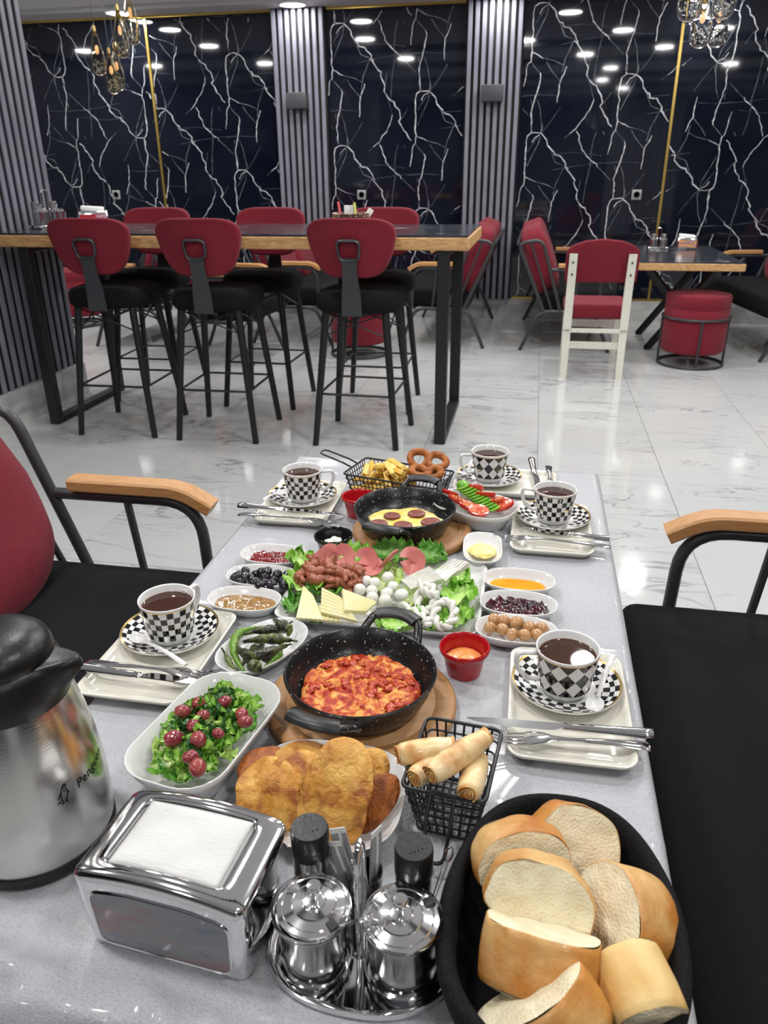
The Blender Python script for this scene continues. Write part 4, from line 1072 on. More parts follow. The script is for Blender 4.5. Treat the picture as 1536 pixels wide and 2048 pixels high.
# --- mozzarella balls
M_moz = mat('white_cheese', (0.76, 0.76, 0.70), 0.28, sss=.25)
for i, (x, y, s) in enumerate(((880, 270, 1), (925, 280, 1), (995, 252, 1.08), (845, 316, 1.08), (910, 322, 1), (912, 357, 1), (980, 375, 1.1), (990, 338, 1.08), (1022, 302, 1.05))):
    lb = ('cheese ball farthest left at the back', 'cheese ball second from the left at the back', 'cheese ball at the back, apart from the others', 'leftmost cheese ball, beside the yellow slices', 'cheese ball in the middle of the left cluster', 'cheese ball nearest the yellow slices at the front', 'frontmost cheese ball next to the pan handle', 'cheese ball in the middle of the right cluster', 'rightmost cheese ball behind the mushroom-shaped one')[i]
    p = W(400 + x / 2.648, 1060 + y / 2.648, .033)
    local('mozzarella_ball', 'small white ' + lb, 'cheese', p, MB().blob((0, 0, 0), (.0098 * s, .0096 * s, .0094 * s), .06, 2, i, 3), M_moz)
mz = MB(); mz.blob((0, 0, 0), (.0115, .011, .008), .04, 2, 5, 3); mz.tube([(0, -.002, -.004), (.001, -.008, -.010), (.002, -.016, -.014)], .005, 10, radii=[.0055, .0045, .0055])
local('mushroom_cheese', 'white knotted cheese piece shaped like a mushroom', 'cheese', W(803, 1189, .040), mz, M_moz, (.2, 0, 0))
# --- yellow cheese with ridges: quadrilateral blocks with a wavy top
M_yc = mat('yellow_cheese', (0.86, 0.80, 0.42), 0.38, col2=(0.88, 0.83, 0.52), scale=30, sss=.2)
M_wc = mat('feta_cheese', (0.76, 0.75, 0.69), 0.5, col2=(0.80, 0.79, 0.73), scale=50, bump=.6, bscale=120, sss=.15)
def patch(name, label, corners, th, m, ridges=9, amp=.0008, along=0, n=28, rough=0.0):
    A, B, C_, D = [Vector(c) for c in corners]; cen = (A + B + C_ + D) / 4; A, B, C_, D = A - cen, B - cen, C_ - cen, D - cen
    nrm = (B - A).cross(D - A).normalized()
    if nrm.z < 0: nrm = -nrm
    def P(u, v, s):
        p = (A * (1 - u) + B * u) * (1 - v) + (D * (1 - u) + C_ * u) * v
        w = (u, v)[along]
        e = min(1, 8 * min(u, 1 - u), 8 * min(v, 1 - v)) if s > 0 else 1
        return p + nrm * (s * (th / 2 + (amp * sin(w * ridges * 2 * pi) if s > 0 else amp * sin(w * ridges * 2 * pi) * -1)) + (rough * noise.noise(p * 90) if rough else 0))
    rings = []
    for i in range(n + 1):
        u = i / n; ring = [tuple(P(u, j / n, 1)) for j in range(n + 1)] + [tuple(P(u, 1 - j / n, -1)) for j in range(n + 1)]
        rings.append(ring)
    mb = MB(); mb.loft(rings)
    return local(name, label, 'cheese', cen, mb, m, angle=45)
def cq(*L): return [W(400 + x / 2.648, 1060 + y / 2.648, dz + .005) for x, y, dz in L]
patch('yellow_cheese_slice', 'ridged yellow cheese wedge standing at the left of the platter', cq((510, 470, .022), (655, 480, .022), (600, 350, .036), (548, 300, .046)), .006, M_yc, 6, .0009, 0)
patch('yellow_cheese_slice', 'flat ridged yellow cheese slice under the leftmost wedge', cq((610, 478, .020), (745, 488, .018), (700, 420, .022), (600, 400, .026)), .005, M_yc, 6, .0008, 0)
patch('yellow_cheese_slice', 'middle ridged yellow cheese slice with a stepped edge', cq((640, 440, .028), (835, 488, .022), (745, 360, .040), (645, 308, .048)), .006, M_yc, 7, .0009, 1)
patch('yellow_cheese_slice', 'right ridged yellow cheese slice next to the white balls', cq((765, 432, .034), (875, 440, .026), (935, 388, .030), (752, 318, .046)), .007, M_yc, 7, .0009, 1)
patch('feta_slice', 'larger ridged white cheese slab on the right of the platter', cq((1068, 275, .036), (1120, 325, .030), (1290, 268, .040), (1215, 205, .052)), .013, M_wc, 8, .0008, 0, rough=.002)
patch('feta_slice', 'smaller white cheese slab leaning over the lettuce at the far right', cq((1235, 235, .040), (1300, 280, .034), (1425, 180, .044), (1340, 165, .052)), .012, M_wc, 5, .0006, 0, rough=.003)
# --- braided cheese
def twist(name, label, path, r, turns, closed=True):
    pts = [Vector(p) for p in path]; cen = sum(pts, Vector()) / len(pts); pts = [p - cen for p in pts]; n = len(pts); mb = MB()
    for k in range(2):
        out = []
        for i, p in enumerate(pts):
            a = pts[(i - 1) % n] if closed or i else p; b = pts[(i + 1) % n] if closed or i < n - 1 else p
            t = (b - a).normalized(); N = Vector((0, 0, 1)) - t * t.z; N.normalize(); B = t.cross(N); ph = 2 * pi * turns * i / n + k * pi
            out.append(p + N * r * .62 * cos(ph) + B * r * .62 * sin(ph))
        mb.tube(out, r * .72, 10, closed=closed)
    return local(name, label, 'cheese', cen, mb, M_moz)
def ringpath(cx, cy, rx, ry, dz, n=72, tilt=0.0):
    c = W(400 + cx / 2.648, 1060 + cy / 2.648, dz); s = .00068 * 1.0
    return [c + Vector((rx / 2.648 * s * cos(a * 2 * pi / n), ry / 2.648 * s * 1.75 * sin(a * 2 * pi / n), tilt * sin(a * 2 * pi / n))) for a in range(n)]
twist('braided_cheese', 'white braided cheese ring behind, next to the cheese slab', ringpath(1200, 365, 52, 52, .038, tilt=.010), .0062, 3.5)
twist('braided_cheese', 'white braided cheese ring nearest the right corner of the platter', ringpath(1295, 445, 60, 52, .034, tilt=.008), .0062, 4)
twist('braided_cheese', 'loose white cheese rope between the mushroom-shaped piece and the rings', [Vector(p) for p in fillet([W(400 + x / 2.648, 1060 + y / 2.648, z) for x, y, z in ((1075, 400, .030), (1130, 430, .030), (1180, 460, .030), (1215, 490, .028), (1190, 515, .024))], .02, 8)], .0062, 2, closed=False)
twist('braided_cheese', 'white cheese strand rising from the rear braided ring', [Vector(p) for p in fillet([W(400 + x / 2.648, 1060 + y / 2.648, z) for x, y, z in ((1160, 275, .055), (1185, 320, .052), (1230, 345, .048), (1262, 350, .042))], .015, 8)], .0055, 1.5, closed=False)

# --- black olives
M_olive = mat('black_olive', (0.008, 0.007, 0.012), 0.16, col2=(0.020, 0.016, 0.024), scale=60, bump=.8, bscale=170, coat=.4)
OL = [(185, 245), (205, 235), (240, 212), (240, 240), (268, 250), (292, 268), (300, 228), (330, 215), (345, 240), (358, 212), (345, 275), (375, 280), (395, 255), (410, 228), (438, 265), (462, 232), (466, 268), (320, 285), (215, 265), (445, 285)]
for i, (x, y) in enumerate(OL):
    o = local('black_olive', 'glossy wrinkled black olive in the oval dish', 'olive', W(400 + x / 2.648, 1060 + (y + 8) / 2.648, .018 + .006 * (i % 2)), MB().blob((0, 0, 0), (.0105, .0085, .0085), .13, 3.0, i, 3), M_olive, (RF.uniform(-.4, .4), 0, RF.uniform(0, 3)), 'black olives in the oval dish')
M_gol = mat('green_olive', (0.36, 0.19, 0.06), 0.25, col2=(0.50, 0.27, 0.12), scale=40, lo=.35, hi=.65, coat=.3)
GO = [(425, 462, 'olive at the back left of the row'), (493, 472, 'olive second from the left at the back'), (580, 488, 'largest olive, in the middle at the back'), (663, 515, 'olive second from the right at the back'), (745, 520, 'olive at the back right'), (400, 519, 'leftmost olive, showing its pitted end'), (483, 530, 'olive second from the left in the front row'), (550, 562, 'middle olive of the front row'), (630, 568, 'olive second from the right in the front row'), (715, 567, 'front olive half hidden by the teacup')]
for i, (x, y, lb) in enumerate(GO):
    s = 1.15 if i == 2 else 1.0
    local('green_olive', 'tan green ' + lb, 'olive', W(860 + x / 3.339, 1100 + y / 3.339, .018), MB().blob((0, 0, 0), (.0105 * s, .0095 * s, .0092 * s), .06, 2, i, 3), M_gol, (0, 0, RF.uniform(0, 3)))
# --- spreads
fill('red_jam', 'dark red fruit jam in the rear left dish', 'jam', -0.430, 1.187, .050, .028, .012, mat('red_jam', (0.13, 0.006, 0.010), 0.07, col2=(0.22, 0.02, 0.02), scale=60, coat=.6), amp=.006, fr=110, dome=.007)
fill('berry_jam', 'almost black berry jam in the right middle dish', 'jam', 0.006, 1.089, .050, .029, .013, mat('berry_jam', (0.012, 0.003, 0.008), 0.08, col2=(0.06, 0.004, 0.012), scale=70, coat=.6), amp=.009, fr=120, dome=.007)
fill('honey', 'amber honey in the right rear dish', 'honey', 0.005, 1.164, .047, .024, .0125, mat('honey', (0.82, 0.36, 0.01), 0.04, col2=(0.75, 0.28, 0.0), scale=20, coat=.3, sss=.1))
fill('tahini', 'brown tahini and molasses spread in the left dish', 'spread', -0.430, 1.027, .051, .027, .0135, mat('tahini', (0.25, 0.13, 0.035), 0.12, col2=(0.34, 0.19, 0.06), scale=90, coat=.5, bump=.3, bscale=80), amp=.0012, fr=90)
bt_ = MB(); bt_.blob((0, 0, 0), (.024, .026, .008), .18, 2.4, 4, 4)
local('butter', 'scoop of pale yellow butter in the small square dish', 'butter', W(965, 1102, .020), bt_, mat('butter', (0.88, 0.74, 0.26), 0.35, sss=.2, bump=.4, bscale=80), (0, 0, .5))
# --- peppers
M_pep = mat('roast_pepper', (0.040, 0.042, 0.018), 0.30, col2=(0.11, 0.15, 0.03), scale=38, lo=.42, hi=.68, col3=(0.015, 0.012, 0.010), scale3=80, bump=.8, bscale=110)
M_pepg = mat('green_pepper', (0.13, 0.26, 0.025), 0.28, col2=(0.06, 0.08, 0.02), scale=40, lo=.55, hi=.75, bump=.3, bscale=80)
def pep(label, pts, r, m=None, dz=.022):
    P = [W(160 + x / 3.339, 1140 + y / 3.339, z) for x, y, z in pts]; c = sum(P, Vector()) / len(P); P = fillet([p - c for p in P], .03, 6); n = len(P)
    mb = MB(); mb.tube(P, r, 12, radii=[r * (0.35 + .65 * min(1, 4 * i / n)) * (1 - .75 * (i / (n - 1)) ** 3) * (1 + .10 * sin(i * 1.7 + r * 999)) for i in range(n)])
    mb.tube([P[0], P[0] + (P[0] - P[1]).normalized() * .009], .0016, 6)
    return local('pepper', label, 'pepper', c, mb, m or M_pep, angle=180)
pep('bright green pepper curving round the left of the dish', [(1180, 385, .030), (1090, 400, .030), (1035, 450, .028), (1020, 540, .026), (1060, 630, .020), (1120, 700, .016)], .0072, M_pepg)
pep('dark roasted pepper across the top of the pile', [(1390, 360, .034), (1320, 400, .034), (1200, 400, .036), (1090, 430, .034)], .0080)
pep('thick roasted pepper with a stem at the top right', [(1300, 330, .036), (1340, 370, .040), (1400, 400, .034), (1390, 440, .030)], .0105)
pep('roasted pepper lying level through the middle', [(1410, 470, .040), (1330, 460, .042), (1200, 460, .042), (1090, 480, .036)], .0085)
pep('roasted pepper second from the middle, bent at its end', [(1380, 505, .032), (1290, 540, .036), (1170, 580, .036), (1060, 540, .032), (1050, 490, .030)], .0082)
pep('roasted pepper along the right rim', [(1350, 500, .026), (1330, 560, .026), (1270, 620, .022), (1200, 680, .018)], .0070, M_pepg)
pep('thin roasted pepper pointing to the left tip', [(960, 545, .026), (985, 590, .024), (1010, 640, .020), (1060, 670, .018)], .0050)
pep('short roasted pepper near the front of the dish', [(1100, 590, .030), (1150, 630, .030), (1190, 660, .024), (1215, 690, .018)], .0100)
pep('roasted pepper hidden under the middle ones', [(1280, 400, .026), (1200, 500, .024), (1130, 560, .024), (1080, 640, .020)], .0078)
pep('small roasted pepper resting on the front edge', [(1290, 560, .030), (1240, 600, .030), (1180, 560, .030)], .0060)
# --- tomato and cucumber
M_tom = mat('tomato', (0.52, 0.020, 0.010), 0.16, col2=(0.62, 0.10, 0.05), scale=50, lo=.5, hi=.7, coat=.4, sss=.1)
M_cuc = mat('cucumber', (0.42, 0.62, 0.10), 0.25, col2=(0.55, 0.70, 0.22), scale=40, coat=.3)
M_cucs = mat('cucumber_skin', (0.10, 0.34, 0.02), 0.25, col2=(0.2, 0.45, 0.04), scale=50)
def tomato(label, px, py, dz, R, rot):
    t = thing('tomato_slice', label, 'tomato', W(px, py, dz), rot=rot); seg = 36
    MB().lathe([(.001, -.0060), (R * .8, -.0060), (R * .97, -.003), (R, 0), (R * .975, .0028), (R * .90, .0030)], seg, cap1=False).build('skin', M_tom, t)
    mb = MB(); mb.lathe([(R * .90, .0030), (R * .80, .0026), (.0005, .0026)], seg, cap0=False); mb.build('flesh', mat('tomato_flesh', (0.60, 0.07, 0.035), 0.14, col2=(0.75, 0.25, 0.14), scale=110, lo=.5, hi=.62, coat=.5), t)
    sd = MB()
    for k in range(9):
        a = k * 2 * pi / 9; sd.blob((R * .55 * cos(a), R * .55 * sin(a), .003), (.0026, .0016, .0010), sub=1, M=Matrix.Rotation(a, 3, 'Z'))
    sd.build('seeds', mat('tomato_seed', (0.75, 0.45, 0.15), 0.25), t, kind='stuff')
TS = 1.22
for px, py, dz, R, rot, lb in ((898, 985, .050, .0165, (-.5, .3, 0), 'tomato slice at the far left of the bowl'), (917, 999, .048, .0185, (-.25, .35, 0), 'large tomato slice left of the cucumber'), (937, 1011, .045, .0165, (-.1, .3, 0), 'tomato slice in the middle of the left row'), (957, 1021, .044, .0175, (.1, .1, 0), 'nearest tomato slice left of the cucumber'),
                              (950, 976, .050, .0150, (-.7, 0, 0), 'rearmost tomato slice right of the cucumber'), (970, 987, .050, .0185, (-.35, 0, 0), 'big tomato slice right of the cucumber at the back'), (990, 1000, .047, .0165, (-.2, -.2, 0), 'tomato slice in the middle of the right row'), (1006, 1010, .046, .0185, (.0, -.35, 0), 'rightmost tomato slice next to the bowl rim')):
    tomato(lb, px, py, dz + .004, R * TS, rot)
for i in range(11):
    u = i / 10; p = W(927 + (985 - 927) * u, 974 + (1018 - 974) * u, .056 - .010 * u)
    c = thing('cucumber_slice', 'thin cucumber slice in the fanned row between the tomatoes', 'cucumber', p, rot=(.42, .10, radians(-125)), group='cucumber slices fanned in a row')
    MB().lathe([(.001, -.0016), (.0145, -.0016), (.0150, 0), (.0145, .0016), (.001, .0016)], 22).build('flesh', M_cuc, c, angle=50)
    MB().lathe([(.0146, -.0018), (.0157, -.0013), (.0157, .0013), (.0146, .0018)], 22).build('peel', M_cucs, c)
local('cucumber_end', 'rounded green cucumber end at the far end of the fanned row', 'cucumber', W(926, 972, .054), MB().blob((0, 0, 0), (.013, .016, .012), .05, 2, 1, 3), M_cucs, (0, 0, .6))
# --- eggs with sausage
egg = MB(); nt_ = 90
rings = []
for i in range(20):
    k = 1 - i / 19 * .97
    rings.append([(k * .076 * (1 + .05 * sin(5 * a + 1) + .035 * sin(9 * a)) * cos(a), k * .066 * (1 + .05 * sin(5 * a + 1) + .035 * sin(9 * a)) * sin(a), (.0025 + .003 * (1 - k * k) + .0016 * noise.noise(Vector((k * cos(a) * 6, k * sin(a) * 6, 2)))) * (1 if i else 0)) for a in [2 * pi * j / nt_ for j in range(nt_)]])
egg.loft(rings)
local('fried_egg', 'thin yellow egg omelette in the smaller pan', 'egg', (-0.216, 1.340, T + .033), egg, mat('egg', (0.86, 0.62, 0.12), 0.25, col2=(0.90, 0.78, 0.36), scale=28, lo=.4, hi=.62, coat=.3, bump=.5, bscale=60, sss=.1))
M_suc = mat('sucuk', (0.17, 0.035, 0.025), 0.40, col2=(0.28, 0.075, 0.05), scale=130, lo=.45, hi=.65, bump=.4, bscale=160)
for k, (px, py, r, lb) in enumerate(((784, 1032, .0165, 'at the back left'), (833, 1028, .0172, 'at the back right'), (757, 1048, .0178, 'at the front left'), (806, 1051, .0180, 'at the front centre'), (861, 1044, .0190, 'at the right'))):
    local('sausage_slice', 'browned round sausage slice on the omelette ' + lb, 'sausage', W(px, py, .040), MB().lathe([(.001, -.002), (r * .93, -.002), (r, -.0005), (r, .0018), (r * .93, .0028), (r * .5, .0022), (.001, .0024)], 28), M_suc, (.04 * k - .08, 0, k), angle=60)
# --- tomato eggs in the big pan
def menemen_mat():
    m = bpy.data.materials.new('tomato_eggs'); m.use_nodes = True; nt = m.node_tree; L = nt.links.new; b = nt.nodes['Principled BSDF']; b.inputs['Roughness'].default_value = .36; b.inputs['Specular IOR Level'].default_value = .35
    tc = _n(nt, 'ShaderNodeTexCoord'); q = _n(nt, 'ShaderNodeTexNoise'); q.inputs['Scale'].default_value = 62; q.inputs['Detail'].default_value = 6; q.inputs['Distortion'].default_value = 1.2; L(tc.outputs['Object'], q.inputs['Vector'])
    r = _n(nt, 'ShaderNodeValToRGB'); L(q.outputs[0], r.inputs[0]); E_ = r.color_ramp.elements
    E_[0].position = .30; E_[0].color = (0.30, 0.012, 0.006, 1); E_[1].position = .75; E_[1].color = (0.80, 0.52, 0.18, 1)
    for p_, c_ in ((.43, (0.36, 0.022, 0.008, 1)), (.50, (0.50, 0.085, 0.018, 1)), (.56, (0.62, 0.20, 0.035, 1)), (.64, (0.74, 0.36, 0.08, 1))):
        e = E_.new(p_); e.color = c_
    L(r.outputs[0], b.inputs['Base Color'])
    q2 = _n(nt, 'ShaderNodeTexNoise'); q2.inputs['Scale'].default_value = 160; q2.inputs['Detail'].default_value = 4; L(tc.outputs['Object'], q2.inputs['Vector'])
    bp = _n(nt, 'ShaderNodeBump'); bp.inputs['Strength'].default_value = .8; bp.inputs['Distance'].default_value = .002; L(q2.outputs[0], bp.inputs['Height']); L(bp.outputs[0], b.inputs['Normal'])
    return m
mb = MB(); N_ = 90
rings = []
for i in range(46):
    k = 1 - i / 45 * .985
    ring = []
    for j in range(N_):
        a = 2 * pi * j / N_; e = 1 + .018 * sin(5 * a + .5) + .014 * sin(11 * a) + .014 * sin(17 * a + 2)
        x, y = .0795 * k * e * cos(a), .0785 * k * e * sin(a)
        z = (.006 + .0045 * noise.noise(Vector((x * 75, y * 75, 1))) + .0030 * noise.noise(Vector((x * 180, y * 180, 5)))) * min(1, i / 2.0)
        ring.append((x, y, z))
    rings.append(ring)
mb.loft(rings)
local('tomato_eggs', 'scrambled eggs with tomato filling the big pan', 'egg dish', (-0.190, 0.808, T + .033), mb, menemen_mat())
ch = random.Random(4)
for k in range(44):
    a = ch.uniform(0, 6.28); r = .070 * sqrt(ch.random())
    local('tomato_chunk', 'soft red tomato chunk on the scrambled eggs', 'tomato', (-0.190 + r * cos(a), 0.808 + r * sin(a), T + .0395), MB().blob((0, 0, 0), (ch.uniform(.004, .009), ch.uniform(.003, .006), .0024), .7, 2.5, k, 3), mat('tomato_soft', (0.38, 0.020, 0.008), 0.25, col2=(0.50, 0.08, 0.02), scale=90, bump=.5, bscale=150), (0, 0, ch.uniform(0, 3)), 'tomato chunks in the big pan')
# --- green salad
sr = random.Random(21)
ca, sa = cos(radians(80)), sin(radians(80))
def sal(u, v, z): return Vector((-0.352 + u * ca - v * sa, 0.688 + u * sa + v * ca, T + z))
k = 0
for i in range(38):
    if i < 16: a = 2 * pi * i / 16; u, v = .066 * cos(a), .036 * sin(a); z = .040
    else: a = sr.uniform(0, 6.28); q = sqrt(sr.random()); u, v = .060 * q * cos(a), .030 * q * sin(a); z = .048 + .008 * (1 - q)
    m = (M_let, M_letl, M_let, M_letd, M_let)[i % 5]
    leaf('curly green lettuce leaf in the salad bowl', sal(u, v, z), sr.uniform(.030, .048), sr.uniform(.026, .036), sr.uniform(0, 6.28), m, i + 40, sr.uniform(-.6, .6), sr.uniform(-.6, .6), .0045, .006, group='lettuce leaves in the salad bowl', fr=6, nu=20, nv=14)
for i in range(34):
    a = sr.uniform(0, 6.28); q = sqrt(sr.random()); u, v = .062 * q * cos(a), .032 * q * sin(a)
    leaf('dark flat herb leaf among the salad', sal(u, v, .054 + .008 * (1 - q) + sr.uniform(0, .005)), sr.uniform(.016, .026), sr.uniform(.010, .016), sr.uniform(0, 6.28), M_parsley, i + 90, sr.uniform(-.5, .5), sr.uniform(-.5, .5), .0012, .003, 'herb', 'herb_leaf', 'herb leaves in the salad bowl', 4, 10, 8)
M_grape = mat('red_olive', (0.20, 0.018, 0.030), 0.22, col2=(0.33, 0.07, 0.06), scale=55, lo=.4, hi=.65, coat=.4, bump=.2, bscale=90)
for i, (x, y, s, lb) in enumerate(((685, 945, 1.15, 'at the left of the bowl'), (790, 890, 1.05, 'second from the top left'), (968, 880, 1.05, 'oblong, near the top of the bowl'), (820, 972, .95, 'half sunk in the middle left'), (1080, 962, 1.05, 'at the right, upper of two'), (1102, 1012, 1.05, 'at the right, lower of two'), (755, 1040, 1.0, 'in the very middle of the bowl'), (922, 1092, .85, 'small, right of the middle'), (625, 1125, 1.3, 'large and wrinkled at the lower left'), (790, 1130, 1.25, 'light red, in the lower middle'), (738, 1248, 1.05, 'oblong, near the front rim'), (785, 1320, 1.3, 'long, lying at the front rim'))):
    local('red_olive', 'dark red olive ' + lb, 'olive', W(160 + x / 3.339, 1140 + y / 3.339, .066), MB().blob((0, 0, 0), (.0090 * s, .0075 * s, .0072 * s), .12, 2, i, 3), M_grape, (0, 0, (i * 1.3) if i not in (2, 11) else (1.3, 2.0)[i == 11]))
# --- fried dough
M_pisi = mat('fried_dough', (0.58, 0.26, 0.035), 0.42, col2=(0.30, 0.085, 0.010), scale=48, lo=.44, hi=.66, detail=8, col3=(0.78, 0.47, 0.11), scale3=22, lo3=.50, hi3=.68, bump=1.6, bscale=130, bdetail=8, dist=.8)
M_pisid = mat('fried_dough_dark', (0.42, 0.12, 0.015), 0.4, col2=(0.24, 0.055, 0.008), scale=60, lo=.4, hi=.65, bump=1.8, bscale=150, bdetail=8)
def dough(label, px, py, dz, a, b, tx, ty, rz, seed, m=None, amp=.004):
    mb = MB(); n = 56; top = []; bot = []
    for s, L in ((1, top), (-1, bot)):
        for i in range(13):
            k = sin(pi / 2 * (1 - i / 12)) if i < 12 else .02; ring = []
            for j in range(n):
                t = 2 * pi * j / n; e = 1 + .07 * noise.noise(Vector((cos(t) * 1.6, sin(t) * 1.6, seed))) + .02 * noise.noise(Vector((cos(t) * 7, sin(t) * 7, seed)))
                x, y = a * k * e * cos(t), b * k * e * sin(t)
                z = s * .0045 * (1 - k ** 4) ** .5 + amp * noise.noise(Vector((x * 38, y * 38, seed))) + .0011 * noise.noise(Vector((x * 130, y * 130, seed))) + .12 * x * x / a - .010 * (y / b) ** 2
                ring.append((x, y, z))
            L.append(ring)
    mb.loft(bot[::-1] + top[1:])
    return local('fried_dough', label, 'fried bread', W(px, py, dz), mb, m or M_pisi, (tx, ty, rz))
dough('reddish crisp fried dough piece at the back left of the plate', 528, 1535, .034, .030, .028, .5, -.1, .4, 1, M_pisid, .002)
dough('fried dough piece at the back middle, mostly hidden', 612, 1522, .040, .036, .026, .55, 0, 0, 2, None)
dough('golden fried dough piece leaning at the left, smooth and glossy', 537, 1588, .044, .036, .040, .75, -.28, .3, 3)
dough('fried dough piece between the left one and the big front one', 588, 1580, .048, .036, .044, .8, .05, -.15, 4)
dough('fried dough piece standing at the right behind the big front one', 724, 1566, .044, .026, .040, .9, .35, -.25, 6, M_pisi)
dough('dark brown fried dough piece at the right edge of the plate', 738, 1610, .034, .022, .042, .85, .55, -.45, 7, M_pisid, .003)
dough('big front fried dough piece, brown-speckled and facing the camera', 676, 1572, .064, .038, .050, .85, .08, -.12, 5)
dough('lower fried dough piece resting on the plate beside the pepper shaker', 672, 1632, .030, .034, .032, .65, .15, -.2, 8, M_pisi)
# --- wire baskets
def wirebasket(name, label, c, A, B, h, rz, nx, ny, nz, taper=.8, handle=None, r=.0012, R=.0022):
    t = thing(name, label, 'wire basket', c, rz); a, b = A / 2, B / 2
    g = lambda k: taper + (1 - taper) * k
    def loop(k, rad, mb): mb.tube(fillet([(-a * g(k), -b * g(k), h * k), (a * g(k), -b * g(k), h * k), (a * g(k), b * g(k), h * k), (-a * g(k), b * g(k), h * k)], .010, 4, True), rad, 6, closed=True)
    rim = MB(); loop(1, R, rim); rim.build('rim', M_black, t)
    w = MB()
    for k in range(nz): loop((k + .03) / nz, r if k else R, w)
    for i in range(1, nx):
        x = -a + A * i / nx; w.tube([(x, -b, h), (x * taper, -b * taper, .002), (x * taper, b * taper, .002), (x, b, h)], r, 5)
    for i in range(1, ny):
        y = -b + B * i / ny; w.tube([(-a, y, h), (-a * taper, y * taper, .002), (a * taper, y * taper, .002), (a, y, h)], r, 5)
    w.build('mesh_wires', M_black, t, kind='stuff')
    MB().tube(handle, R * .95, 8).build('handle', M_black, t)
    return t
hx = fillet([(-.012, -.058, .070), (-.013, -.068, .058), (-.011, -.098, .018), (.011, -.098, .018), (.013, -.068, .058), (.012, -.058, .070)], .010, 5)
wirebasket('wire_basket', 'small black wire basket holding rolled pastries', (-0.052, 0.660, T + .003), .088, .116, .070, radians(-6), 8, 9, 5, .72, hx, r=.0014)
hx = fillet([(-.108, -.014, .056), (-.128, -.014, .064), (-.190, -.013, .078), (-.190, .013, .078), (-.128, .014, .064), (-.108, .014, .056)], .012, 5)
wirebasket('fries_basket', 'black wire basket of fries and onion rings at the far end', (-0.262, 1.535, T + .003), .216, .112, .056, radians(-15), 22, 11, 5, .86, hx, r=.0011)
# --- rolled pastries
M_borek = mat('pastry', (0.80, 0.60, 0.30), 0.40, col2=(0.50, 0.18, 0.035), scale=24, lo=.50, hi=.70, stretch=(1.6, 1, 1), col3=(0.88, 0.74, 0.48), scale3=14, lo3=.5, hi3=.7, bump=.5, bscale=60, coat=.15)
M_borekd = mat('pastry_end', (0.50, 0.20, 0.05), 0.45, col2=(0.75, 0.48, 0.18), scale=80, bump=.5, bscale=100)
def roll(label, p, q, r, seed):
    d = q - p; L_ = d.length; t = thing('rolled_pastry', label, 'pastry', tuple((p + q) / 2)); t.rotation_mode = 'QUATERNION'; t.rotation_quaternion = d.to_track_quat('X', 'Z')
    mb = MB(); rings = []; n = 26
    for i in range(19):
        u = i / 18; x = (u - .5) * L_; ring = []
        rr_ = r * (.80 + .22 * sin(pi * min(1, u * 1.1 + .05)) ** .5) * (1 if 0 < i < 18 else .86)
        for j in range(n):
            a = 2 * pi * j / n; e = 1 + .05 * noise.noise(Vector((x * 50, cos(a) * 1.5, sin(a) * 1.5 + seed))) + .05 * ((a + u * 2.2) % (2 * pi)) / (2 * pi)
            ring.append((x, rr_ * e * cos(a), rr_ * e * sin(a)))
        rings.append(ring)
    mb.loft(rings).build('pastry_body', M_borek, t, angle=60)
    for s in (-1, 1):
        sp = MB(); N = 44; rg = []
        for i in range(N):
            a = i * .42; q_ = r * .84 * (1 - i / N * .85); x = s * (L_ / 2 + .0015 + .0010 * sin(i * .9))
            rg.append([(x - s * .004, q_ * cos(a), q_ * sin(a)), (x + s * .0008, q_ * cos(a), q_ * sin(a)), (x + s * .0008, (q_ - .0012) * cos(a), (q_ - .0012) * sin(a)), (x - s * .004, (q_ - .0012) * cos(a), (q_ - .0012) * sin(a))])
        sp.loft(rg).build('spiral_end', M_borekd, t, smooth=False)
roll('rolled pastry lying at the left with its end past the basket rim', W(797, 1510, .080), W(905, 1492, .080), .0128, 1)
roll('rolled pastry half hidden underneath the top one', W(828, 1556, .072), W(900, 1510, .066), .0122, 2)
roll('rolled pastry on top, slanting up to the right', W(862, 1548, .094), W(972, 1474, .098), .0130, 3)
roll('rolled pastry at the right, end facing the camera', W(936, 1588, .080), W(958, 1518, .074), .0132, 4)
# --- fries and onion rings
M_fry = mat('french_fry', (0.80, 0.50, 0.08), 0.42, col2=(0.88, 0.64, 0.18), scale=40, lo=.4, hi=.65, col3=(0.58, 0.27, 0.03), scale3=60, lo3=.6, hi3=.75)
fr_ = random.Random(8); cr, sr_ = cos(radians(-15)), sin(radians(-15))
fry0 = MB().rbox((0, 0, 0), (.056, .0102, .0102), .0014, 1).build('french_fry', M_fry, smooth=False)
for i in range(70):
    u = fr_.uniform(-.088, .012); v = fr_.uniform(-.036, .036); z = .008 + .066 * (i / 70) + fr_.uniform(-.004, .004)
    if z > .056: u, v = u * .85 - .004, v * .7
    o = fry0 if i == 0 else fry0.copy()
    if i: COL.objects.link(o)
    o.location = (-0.262 + u * cr - v * sr_, 1.535 + u * sr_ + v * cr, T + z); s = fr_.uniform(.65, 1.1); o.scale = (s, 1, 1)
    rz_ = fr_.uniform(-1.9, -.7) if i > 34 else fr_.uniform(-.8, .8)
    lim = .5 if i > 30 else .15
    o.rotation_euler = (fr_.uniform(0, 1), fr_.uniform(-lim, lim), rz_); tag(o, 'golden french fry in the wire basket', 'french fry', 'french fries in the wire basket')
M_on = mat('onion_ring', (0.42, 0.14, 0.025), 0.7, col2=(0.25, 0.07, 0.012), scale=90, lo=.4, hi=.65, bump=1.0, bscale=260)
